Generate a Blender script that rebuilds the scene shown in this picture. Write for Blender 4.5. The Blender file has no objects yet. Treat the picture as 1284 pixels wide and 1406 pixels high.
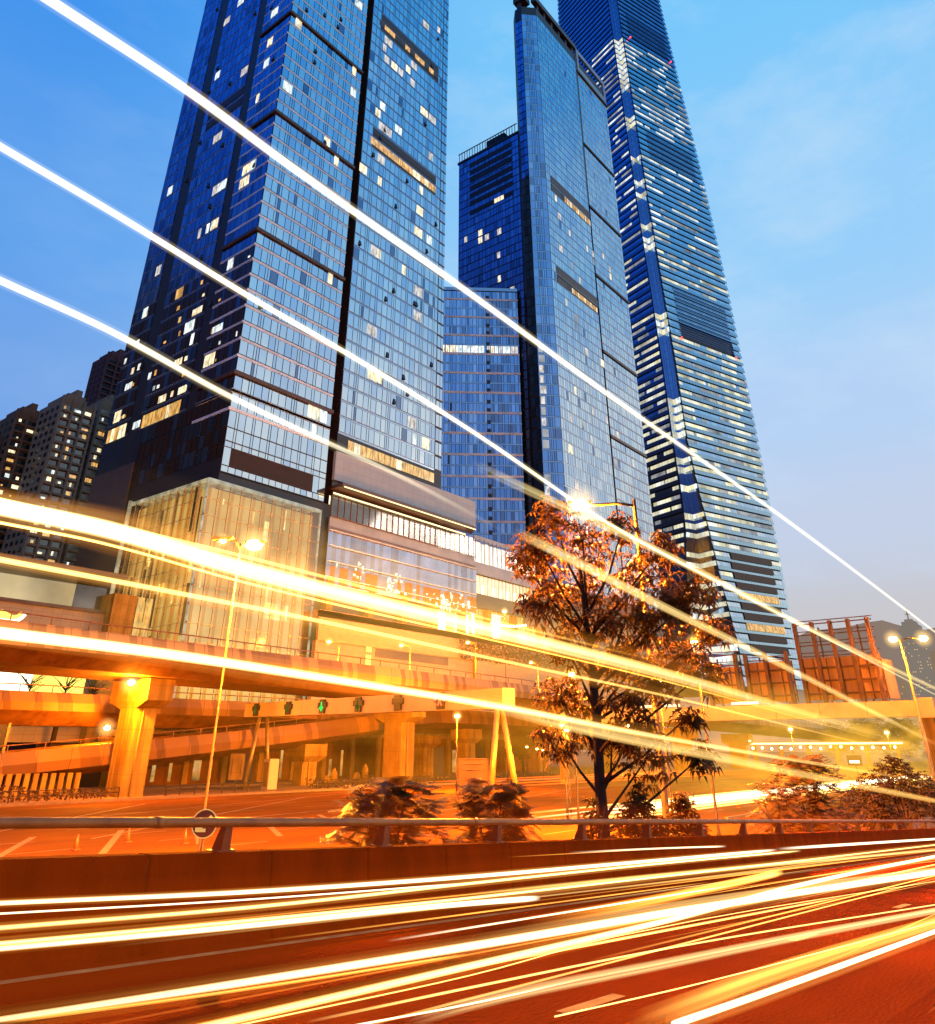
import bpy, math, random
from mathutils import Vector
random.seed(11)
scene = bpy.context.scene
COL = scene.collection
V = Vector

# ------------------------------------------------------------------ mesh helpers
class MB:
    """collects faces in world coordinates; build() links them as one mesh object"""
    def __init__(s):
        s.v = []; s.f = []; s.m = []; s.sm = []; s.att = {}
    def face(s, pts, m=0, smooth=False):
        b = len(s.v); s.v += [tuple(p) for p in pts]; s.f.append(tuple(range(b, b+len(pts)))); s.m.append(m); s.sm.append(smooth)
    def box(s, x0, x1, y0, y1, z0, z1, m=0):
        s.hexa([(x0,y0,z0),(x1,y0,z0),(x1,y1,z0),(x0,y1,z0)], [(x0,y0,z1),(x1,y0,z1),(x1,y1,z1),(x0,y1,z1)], m)
    def hexa(s, lo, hi, m=0):
        b = len(s.v); s.v += [tuple(p) for p in lo] + [tuple(p) for p in hi]; n = len(lo)
        s.f.append(tuple(b+i for i in reversed(range(n)))); s.f.append(tuple(b+n+i for i in range(n)))
        for i in range(n):
            j = (i+1) % n; s.f.append((b+i, b+j, b+n+j, b+n+i))
        s.m += [m]*(n+2); s.sm += [False]*(n+2)
    def obox(s, c, u, hu, hv, z0, z1, m=0):
        """box with horizontal axis u (unit 2d), half lengths hu along u and hv across"""
        px, py = -u[1], u[0]
        q = [(c[0]+a*hu*u[0]+b*hv*px, c[1]+a*hu*u[1]+b*hv*py) for a, b in ((-1,-1),(1,-1),(1,1),(-1,1))]
        s.prism(q, z0, z1, m)
    def prism(s, poly, z0, z1, m=0):
        s.hexa([(x,y,z0) for x,y in poly], [(x,y,z1) for x,y in poly], m)
    def tube(s, pts, rads, n=8, m=0, caps=True, smooth=True):
        if not isinstance(rads, (list, tuple)): rads = [rads]*len(pts)
        P = [V(p) for p in pts]; b0 = len(s.v); prev = None
        for i, p in enumerate(P):
            d = (P[min(i+1, len(P)-1)] - P[max(i-1, 0)]).normalized()
            if prev is None:
                a = d.orthogonal().normalized()
            else:
                a = (prev - d*prev.dot(d)).normalized()
            prev = a; c = d.cross(a)
            for k in range(n):
                t = 2*math.pi*k/n
                s.v.append(tuple(p + (a*math.cos(t)+c*math.sin(t))*rads[i]))
        for i in range(len(P)-1):
            for k in range(n):
                k2 = (k+1) % n
                s.f.append((b0+i*n+k, b0+i*n+k2, b0+(i+1)*n+k2, b0+(i+1)*n+k)); s.m.append(m); s.sm.append(smooth)
        if caps:
            s.f.append(tuple(b0+k for k in reversed(range(n)))); s.m.append(m); s.sm.append(False)
            e = b0+(len(P)-1)*n
            s.f.append(tuple(e+k for k in range(n))); s.m.append(m); s.sm.append(False)
    def ball(s, c, r, m=0, n=12, squash=1.0):
        pts = [(c[0], c[1], c[2]+r*squash*math.cos(math.pi*i/8)) for i in range(9)]
        s.tube(pts, [max(1e-3, r*math.sin(math.pi*i/8)) for i in range(9)], n, m)
    def build_each(s, name, mats, parent):
        """every separate piece becomes a part of its own"""
        root = list(range(len(s.v)))
        def find(a):
            while root[a] != a: root[a] = root[root[a]]; a = root[a]
            return a
        for f in s.f:
            a = find(f[0])
            for q in f[1:]: root[find(q)] = a
        isl = {}
        for i, f in enumerate(s.f): isl.setdefault(find(f[0]), []).append(i)
        for n_, fi in enumerate(isl.values()):
            mb = MB(); mp = {}
            for i in fi:
                for q in s.f[i]:
                    if q not in mp: mp[q] = len(mb.v); mb.v.append(s.v[q])
                mb.f.append(tuple(mp[q] for q in s.f[i])); mb.m.append(s.m[i]); mb.sm.append(s.sm[i])
            mb.build(name, mats, parent)
    def bar(s, p, q, w, m=0):
        s.tube([p, q], w*0.7071, 4, m, smooth=False)
    def build(s, name, mats, parent=None, loc=None, att=None):
        if not isinstance(mats, (list, tuple)): mats = [mats]
        if parent is not None:
            o0 = V(parent.get('_o', (0,0,0)))
        elif loc is not None:
            o0 = V(loc)
        else:
            xs = [p[0] for p in s.v]; ys = [p[1] for p in s.v]; zs = [p[2] for p in s.v]
            o0 = V(((min(xs)+max(xs))/2, (min(ys)+max(ys))/2, min(zs)))
        me = bpy.data.meshes.new(name)
        me.from_pydata([(x-o0[0], y-o0[1], z-o0[2]) for x, y, z in s.v], [], s.f)
        for mt in mats: me.materials.append(mt)
        me.polygons.foreach_set('material_index', s.m)
        me.polygons.foreach_set('use_smooth', s.sm)
        if att:
            for k, vals in att.items():
                at = me.attributes.new(k, 'FLOAT_VECTOR' if k in ('tang','prof') else 'FLOAT', 'POINT'); at.data.foreach_set('vector' if k in ('tang','prof') else 'value', vals)
        me.update()
        o = bpy.data.objects.new(name, me); COL.objects.link(o)
        o['_o'] = tuple(o0)
        if parent is not None: o.parent = parent
        else: o.location = o0
        ALL.append(o)
        return o
ALL = []
def tag(o, label=None, cat=None, group=None, kind=None):
    if label: o['label'] = label
    if cat: o['category'] = cat
    if group: o['group'] = group
    if kind: o['kind'] = kind
    return o
def thing(name, loc, label, cat, group=None):
    o = bpy.data.objects.new(name, None); COL.objects.link(o); o.location = loc; o['_o'] = tuple(loc)
    o.empty_display_size = 0.5; ALL.append(o)
    return tag(o, label, cat, group)
def copy_thing(root, loc, label, group=None, rotz=None):
    r = root.copy(); COL.objects.link(r); r.location = loc; r['_o'] = tuple(loc); r['label'] = label
    if group: r['group'] = group
    if rotz is not None: r.rotation_euler[2] = rotz
    for ch in list(root.children):
        c = ch.copy(); COL.objects.link(c); c.parent = r
        for g in ch.children:
            d = g.copy(); COL.objects.link(d); d.parent = c
    return r

# ------------------------------------------------------------------ material helpers
def nt(name):
    m = bpy.data.materials.new(name); m.use_nodes = True
    t = m.node_tree; t.nodes.clear()
    out = t.nodes.new('ShaderNodeOutputMaterial')
    return m, t, out
def N(t, typ, **kw):
    n = t.nodes.new(typ)
    for k, v in kw.items():
        if k.startswith('i_'):
            n.inputs[int(k[2:])].default_value = v
        else: setattr(n, k, v)
    return n
def math_node(t, op, a, b=None):
    n = t.nodes.new('ShaderNodeMath'); n.operation = op
    for i, x in enumerate((a, b)):
        if x is None: continue
        if isinstance(x, (int, float)): n.inputs[i].default_value = x
        else: t.links.new(x, n.inputs[i])
    return n.outputs[0]
def mixc(t, fac, a, b, blend='MIX'):
    n = t.nodes.new('ShaderNodeMix'); n.data_type = 'RGBA'; n.blend_type = blend
    for k, x in ((0, fac), (6, a), (7, b)):
        if isinstance(x, (int, float)): n.inputs[k].default_value = x
        elif isinstance(x, tuple): n.inputs[k].default_value = (*x[:3], 1)
        else: t.links.new(x, n.inputs[k])
    return n.outputs[2]
def world_pos(t):
    return t.nodes.new('ShaderNodeNewGeometry').outputs['Position']
def mat(name, c, rough=0.6, metal=0.0, c2=None, scale=1.0, bump=0.0, bscale=None, detail=6, spec=0.5, coord='world', stretch=(1,1,1), stain=0):
    m, t, out = nt(name)
    b = t.nodes.new('ShaderNodeBsdfPrincipled')
    b.inputs['Roughness'].default_value = rough; b.inputs['Metallic'].default_value = metal
    b.inputs['Specular IOR Level'].default_value = spec
    mp = N(t, 'ShaderNodeMapping'); mp.inputs['Scale'].default_value = stretch
    if coord == 'world': t.links.new(world_pos(t), mp.inputs[0])
    else: t.links.new(t.nodes.new('ShaderNodeTexCoord').outputs['Object'], mp.inputs[0])
    no = N(t, 'ShaderNodeTexNoise'); no.inputs['Scale'].default_value = scale; no.inputs['Detail'].default_value = detail
    t.links.new(mp.outputs[0], no.inputs['Vector'])
    if c2 is None: c2 = tuple(x*0.65 for x in c)
    r = N(t, 'ShaderNodeMapRange'); r.inputs[1].default_value = 0.3; r.inputs[2].default_value = 0.7
    t.links.new(no.outputs[0], r.inputs[0])
    colr = mixc(t, r.outputs[0], c, c2)
    if stain:
        ms = N(t, 'ShaderNodeMapping'); ms.inputs['Scale'].default_value = (1.1, 1.1, .09)
        t.links.new(world_pos(t), ms.inputs[0])
        ns = N(t, 'ShaderNodeTexNoise'); ns.inputs['Scale'].default_value = 1.0; ns.inputs['Detail'].default_value = 7; t.links.new(ms.outputs[0], ns.inputs['Vector'])
        rs = N(t, 'ShaderNodeMapRange'); rs.inputs[1].default_value = .48; rs.inputs[2].default_value = .75; rs.inputs[4].default_value = stain; t.links.new(ns.outputs[0], rs.inputs[0])
        colr = mixc(t, rs.outputs[0], colr, tuple(x*.25 for x in c))
        sz = N(t, 'ShaderNodeSeparateXYZ'); t.links.new(world_pos(t), sz.inputs[0])
        jn = math_node(t, 'LESS_THAN', math_node(t, 'FRACT', math_node(t, 'DIVIDE', sz.outputs[2], 2.4)), .018)
        colr = mixc(t, math_node(t, 'MULTIPLY', jn, .6), colr, tuple(x*.3 for x in c))
    t.links.new(colr, b.inputs['Base Color'])
    if bump:
        n2 = N(t, 'ShaderNodeTexNoise'); n2.inputs['Scale'].default_value = bscale or scale*8; n2.inputs['Detail'].default_value = 4
        t.links.new(mp.outputs[0], n2.inputs['Vector'])
        bm = N(t, 'ShaderNodeBump'); bm.inputs['Strength'].default_value = bump; bm.inputs['Distance'].default_value = 0.05
        t.links.new(n2.outputs[0], bm.inputs['Height']); t.links.new(bm.outputs[0], b.inputs['Normal'])
    t.links.new(b.outputs[0], out.inputs[0])
    return m
def glass(name, tint, rough=0.05, diff=(0.02,0.03,0.05), k=0.82, wav=0.012, emit=None):
    """curtain wall pane: dark interior under a strongly reflecting coat, slightly uneven"""
    m, t, out = nt(name)
    g = N(t, 'ShaderNodeBsdfGlossy'); g.inputs['Roughness'].default_value = rough
    d = N(t, 'ShaderNodeBsdfDiffuse'); d.inputs['Color'].default_value = (*diff, 1)
    pos = world_pos(t)
    no = N(t, 'ShaderNodeTexNoise'); no.inputs['Scale'].default_value = 0.06; no.inputs['Detail'].default_value = 3
    t.links.new(pos, no.inputs['Vector'])
    t.links.new(mixc(t, no.outputs[0], tuple(x*0.82 for x in tint), tuple(min(1, x*1.15) for x in tint)), g.inputs['Color'])
    n2 = N(t, 'ShaderNodeTexNoise'); n2.inputs['Scale'].default_value = 0.45; n2.inputs['Detail'].default_value = 2
    t.links.new(pos, n2.inputs['Vector'])
    bm = N(t, 'ShaderNodeBump'); bm.inputs['Strength'].default_value = 1.0; bm.inputs['Distance'].default_value = wav
    t.links.new(n2.outputs[0], bm.inputs['Height']); t.links.new(bm.outputs[0], g.inputs['Normal'])
    mx = N(t, 'ShaderNodeMixShader'); mx.inputs[0].default_value = k
    t.links.new(d.outputs[0], mx.inputs[1]); t.links.new(g.outputs[0], mx.inputs[2])
    t.links.new(mx.outputs[0], out.inputs[0])
    return m
def lit(name, c1, c2, strength, scale=0.7, stretch=(1,1,1), gloss=0.12):
    """lit window: uneven warm interior behind glass"""
    m, t, out = nt(name)
    e = N(t, 'ShaderNodeEmission')
    mp = N(t, 'ShaderNodeMapping'); mp.inputs['Scale'].default_value = stretch
    t.links.new(world_pos(t), mp.inputs[0])
    no = N(t, 'ShaderNodeTexNoise'); no.inputs['Scale'].default_value = scale; no.inputs['Detail'].default_value = 4
    t.links.new(mp.outputs[0], no.inputs['Vector'])
    r = N(t, 'ShaderNodeMapRange'); r.inputs[1].default_value = 0.35; r.inputs[2].default_value = 0.65
    t.links.new(no.outputs[0], r.inputs[0])
    t.links.new(mixc(t, r.outputs[0], c1, c2), e.inputs[0])
    r2 = N(t, 'ShaderNodeMapRange'); r2.inputs[1].default_value = 0.3; r2.inputs[2].default_value = 0.7
    r2.inputs[3].default_value = strength*0.3; r2.inputs[4].default_value = strength*1.3
    n3 = N(t, 'ShaderNodeTexNoise'); n3.inputs['Scale'].default_value = scale*0.6; n3.inputs['Detail'].default_value = 5
    t.links.new(mp.outputs[0], n3.inputs['Vector'])
    t.links.new(n3.outputs[0], r2.inputs[0]); t.links.new(r2.outputs[0], e.inputs[1])
    g = N(t, 'ShaderNodeBsdfGlossy'); g.inputs['Roughness'].default_value = 0.08; g.inputs['Color'].default_value = (0.7,0.75,0.8,1)
    mx = N(t, 'ShaderNodeMixShader'); mx.inputs[0].default_value = gloss
    t.links.new(e.outputs[0], mx.inputs[1]); t.links.new(g.outputs[0], mx.inputs[2]); t.links.new(mx.outputs[0], out.inputs[0])
    return m
def emit(name, c, s):
    m, t, out = nt(name)
    e = N(t, 'ShaderNodeEmission'); e.inputs[0].default_value = (*c, 1); e.inputs[1].default_value = s
    no = N(t, 'ShaderNodeTexNoise'); no.inputs['Scale'].default_value = 3
    t.links.new(world_pos(t), no.inputs['Vector'])
    t.links.new(mixc(t, no.outputs[0], tuple(x*0.92 for x in c), c), e.inputs[0])
    t.links.new(e.outputs[0], out.inputs[0])
    return m
def panels(name, ca, cb, cell=0.9, joint=4.0, rough=0.6, cj=(0.05,0.03,0.02), mid=None, skew=0.35):
    """parapet cladding: upright stripes of two tones with dark joints between the segments"""
    m, t, out = nt(name)
    b = t.nodes.new('ShaderNodeBsdfPrincipled'); b.inputs['Roughness'].default_value = rough
    sp = N(t, 'ShaderNodeSeparateXYZ'); t.links.new(world_pos(t), sp.inputs[0])
    xs = math_node(t, 'ADD', sp.outputs[0], math_node(t, 'MULTIPLY', sp.outputs[2], skew))
    fl = math_node(t, 'FLOOR', math_node(t, 'DIVIDE', xs, cell))
    wn = N(t, 'ShaderNodeTexWhiteNoise', noise_dimensions='1D'); t.links.new(fl, wn.inputs['W'])
    fac = math_node(t, 'GREATER_THAN', wn.outputs[0], 0.5)
    fac = math_node(t, 'ADD', math_node(t, 'MULTIPLY', fac, 0.7), math_node(t, 'MULTIPLY', wn.outputs[0], 0.3))
    c = mixc(t, fac, ca, cb)
    no = N(t, 'ShaderNodeTexNoise'); no.inputs['Scale'].default_value = 0.6; no.inputs['Detail'].default_value = 6
    t.links.new(world_pos(t), no.inputs['Vector'])
    c = mixc(t, math_node(t, 'MULTIPLY', no.outputs[0], 0.5), c, tuple(x*0.5 for x in ca))
    fr = math_node(t, 'FRACT', math_node(t, 'DIVIDE', sp.outputs[0], joint))
    j = math_node(t, 'LESS_THAN', fr, 0.02)
    c = mixc(t, j, c, cj)
    t.links.new(c, b.inputs['Base Color']); t.links.new(b.outputs[0], out.inputs[0])
    return m
def tiles(name, c, cj, sx, sz, c2=None, rough=0.5, axis='XZ', offset=0.0, mortar=0.02):
    m, t, out = nt(name)
    b = t.nodes.new('ShaderNodeBsdfPrincipled'); b.inputs['Roughness'].default_value = rough
    sp = N(t, 'ShaderNodeSeparateXYZ'); t.links.new(world_pos(t), sp.inputs[0])
    cm = N(t, 'ShaderNodeCombineXYZ')
    t.links.new(math_node(t, 'ADD', sp.outputs[0], sp.outputs[1]), cm.inputs[0]); t.links.new(sp.outputs[2], cm.inputs[1])
    br = N(t, 'ShaderNodeTexBrick', offset=offset)
    br.inputs['Color1'].default_value = (*c, 1); br.inputs['Color2'].default_value = (*(c2 or tuple(x*0.85 for x in c)), 1)
    br.inputs['Mortar'].default_value = (*cj, 1); br.inputs['Scale'].default_value = 1
    br.inputs['Brick Width'].default_value = sx; br.inputs['Row Height'].default_value = sz; br.inputs['Mortar Size'].default_value = mortar
    t.links.new(cm.outputs[0], br.inputs['Vector'])
    t.links.new(br.outputs[0], b.inputs['Base Color']); t.links.new(b.outputs[0], out.inputs[0])
    return m
def leafmat(name, c, c2, trans=0.35):
    m, t, out = nt(name)
    no = N(t, 'ShaderNodeTexNoise'); no.inputs['Scale'].default_value = 1.3; no.inputs['Detail'].default_value = 5
    t.links.new(world_pos(t), no.inputs['Vector'])
    c_ = mixc(t, no.outputs[0], c, c2)
    b = t.nodes.new('ShaderNodeBsdfPrincipled'); b.inputs['Roughness'].default_value = 0.45
    t.links.new(c_, b.inputs['Base Color'])
    tr = N(t, 'ShaderNodeBsdfTranslucent'); t.links.new(c_, tr.inputs[0])
    mx = N(t, 'ShaderNodeMixShader'); mx.inputs[0].default_value = trans
    t.links.new(b.outputs[0], mx.inputs[1]); t.links.new(tr.outputs[0], mx.inputs[2]); t.links.new(mx.outputs[0], out.inputs[0])
    return m
def trailmat(name, hot, warm, strength, power=2.0):
    """glowing streak: additive light, strongest along its axis, dying away at its edge and ends"""
    m, t, out = nt(name)
    ge = t.nodes.new('ShaderNodeNewGeometry'); ta = N(t, 'ShaderNodeAttribute', attribute_name='tang')
    def vm(op, a, b=None):
        n = t.nodes.new('ShaderNodeVectorMath'); n.operation = op; t.links.new(a, n.inputs[0])
        if b is not None: t.links.new(b, n.inputs[1])
        return n
    dt = vm('DOT_PRODUCT', ge.outputs['Incoming'], ta.outputs['Vector']).outputs['Value']
    sc_ = vm('SCALE', ta.outputs['Vector']); t.links.new(dt, sc_.inputs['Scale'])
    ip = vm('NORMALIZE', vm('SUBTRACT', ge.outputs['Incoming'], sc_.outputs[0]).outputs[0]).outputs[0]
    fn = math_node(t, 'ABSOLUTE', vm('DOT_PRODUCT', ip, ge.outputs['Normal']).outputs['Value'])
    f = math_node(t, 'POWER', fn, power)
    a = N(t, 'ShaderNodeAttribute', attribute_name='fade')
    w = N(t, 'ShaderNodeAttribute', attribute_name='warm')
    no = N(t, 'ShaderNodeTexNoise'); no.inputs['Scale'].default_value = 1.0; no.inputs['Detail'].default_value = 3
    pf = N(t, 'ShaderNodeAttribute', attribute_name='prof'); t.links.new(pf.outputs['Vector'], no.inputs['Vector'])
    s = math_node(t, 'MULTIPLY', math_node(t, 'MULTIPLY', f, a.outputs['Fac']), strength)
    s = math_node(t, 'MULTIPLY', s, math_node(t, 'MAXIMUM', 0.22, math_node(t, 'ADD', -0.75, math_node(t, 'MULTIPLY', no.outputs[0], 3.4))))
    e = N(t, 'ShaderNodeEmission')
    t.links.new(mixc(t, math_node(t, 'MINIMUM', 1.0, math_node(t, 'ADD', w.outputs['Fac'], math_node(t, 'MULTIPLY', math_node(t, 'SUBTRACT', 1.0, fn), .8))), hot, warm), e.inputs[0]); t.links.new(s, e.inputs[1])
    tr = N(t, 'ShaderNodeBsdfTransparent')
    ad = N(t, 'ShaderNodeAddShader'); t.links.new(e.outputs[0], ad.inputs[0]); t.links.new(tr.outputs[0], ad.inputs[1])
    t.links.new(ad.outputs[0], out.inputs[0])
    return m

# ------------------------------------------------------------------ camera
cam = bpy.data.cameras.new('camera'); co = bpy.data.objects.new('camera', cam); COL.objects.link(co)
AZ = math.radians(38.3); PITCH = math.atan(544/1050)
co.location = (0, 0, 5.0)
co.rotation_euler = (math.pi/2 + PITCH, 0, AZ - math.pi/2)
cam.sensor_fit = 'HORIZONTAL'; cam.sensor_width = 36.0; cam.lens = 36.0*1050/1284
cam.shift_y = -217/1284; cam.clip_start = 0.05; cam.clip_end = 12000
scene.camera = co
scene.view_settings.view_transform = 'Standard'; scene.view_settings.look = 'None'
scene.view_settings.exposure = 0; scene.view_settings.gamma = 1
cy = scene.cycles
cy.use_denoising = True; cy.max_bounces = 6; cy.transparent_max_bounces = 48; cy.sample_clamp_indirect = 6
cy.caustics_reflective = False; cy.caustics_refractive = False

# ------------------------------------------------------------------ sky
w = bpy.data.worlds.new('World'); scene.world = w; w.use_nodes = True
t = w.node_tree; t.nodes.clear()
out = t.nodes.new('ShaderNodeOutputWorld'); bg = t.nodes.new('ShaderNodeBackground')
t.links.new(bg.outputs[0], out.inputs[0])
tc = t.nodes.new('ShaderNodeTexCoord')
sp = t.nodes.new('ShaderNodeSeparateXYZ'); t.links.new(tc.outputs['Generated'], sp.inputs[0])
SUN_AZ = math.radians(-40)
hx = math_node(t, 'ADD', math_node(t, 'MULTIPLY', sp.outputs[0], math.cos(SUN_AZ)), math_node(t, 'MULTIPLY', sp.outputs[1], math.sin(SUN_AZ)))
hl = math_node(t, 'SQRT', math_node(t, 'MAXIMUM', math_node(t, 'SUBTRACT', 1.0, math_node(t, 'MULTIPLY', sp.outputs[2], sp.outputs[2])), 1e-4))
aa = math_node(t, 'DIVIDE', hx, hl)
def ramp(stops):
    r = t.nodes.new('ShaderNodeValToRGB'); el = r.color_ramp.elements
    r.color_ramp.interpolation = 'EASE'
    while len(el) < len(stops): el.new(0.5)
    for e, (deg, c) in zip(el, stops):
        e.position = max(0, math.sin(math.radians(deg))); e.color = (*c, 1)
    t.links.new(sp.outputs[2], r.inputs[0])
    return r.outputs[0]
far = ramp([(0,(.07,.035,.025)),(20,(.035,.026,.034)),(28,(.03,.045,.12)),(36,(.015,.10,.48)),(48,(.012,.14,.70)),(65,(.015,.17,.80))])
lef = ramp([(0,(.10,.16,.36)),(10,(.12,.24,.55)),(21,(.16,.36,.80)),(32,(.11,.35,.84)),(50,(.045,.29,.85))])
rig = ramp([(0,(.58,.52,.48)),(7,(.58,.57,.60)),(13,(.55,.63,.80)),(21,(.46,.64,.91)),(32,(.31,.62,.95)),(50,(.19,.57,.96))])
sid = ramp([(0,(.62,.58,.56)),(12,(.94,.92,.90)),(22,(.86,.92,.98)),(33,(.32,.64,.98)),(48,(.08,.44,.94)),(65,(.05,.37,.90))])
def seg(lo, hi):
    r = t.nodes.new('ShaderNodeMapRange'); r.interpolation_type = 'SMOOTHSTEP'
    r.inputs[1].default_value = lo; r.inputs[2].default_value = hi; t.links.new(aa, r.inputs[0]); return r.outputs[0]
c = mixc(t, seg(-0.95, -0.55), far, lef)
c = mixc(t, seg(-0.50, 0.35), c, rig)
c = mixc(t, seg(0.72, 0.98), c, sid)
# thin high cloud
cn = t.nodes.new('ShaderNodeTexNoise'); cn.inputs['Scale'].default_value = 3.2; cn.inputs['Detail'].default_value = 9; cn.inputs['Roughness'].default_value = 0.62
mp = t.nodes.new('ShaderNodeMapping'); mp.inputs['Scale'].default_value = (1, 1.4, 3.2); mp.inputs['Rotation'].default_value = (0.3, 0.25, 0.4)
t.links.new(tc.outputs['Generated'], mp.inputs[0]); t.links.new(mp.outputs[0], cn.inputs['Vector'])
cr = t.nodes.new('ShaderNodeMapRange'); cr.inputs[1].default_value = 0.48; cr.inputs[2].default_value = 0.78; cr.inputs[4].default_value = 0.52
t.links.new(cn.outputs[0], cr.inputs[0])
cf = math_node(t, 'MULTIPLY', cr.outputs[0], seg(-0.7, 0.4))
c = mixc(t, cf, c, (0.62, 0.78, 0.95))
sky = t.nodes.new('ShaderNodeTexSky'); sky.sky_type = 'NISHITA'; sky.sun_disc = False
sky.sun_elevation = math.radians(2.5); sky.sun_rotation = math.pi/2 - SUN_AZ
t.links.new(mixc(t, 0.004, c, sky.outputs[0], 'ADD'), bg.inputs[0])
bg.inputs[1].default_value = 1.0
sun = bpy.data.lights.new('sun', 'SUN'); so = bpy.data.objects.new('sun', sun); COL.objects.link(so)
sun.energy = 0.35; sun.angle = math.radians(12); sun.color = (1, .82, .66)
so.rotation_euler = V((-math.cos(SUN_AZ), -math.sin(SUN_AZ), -math.tan(math.radians(12)))).to_track_quat('-Z', 'Y').to_euler()
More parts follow.
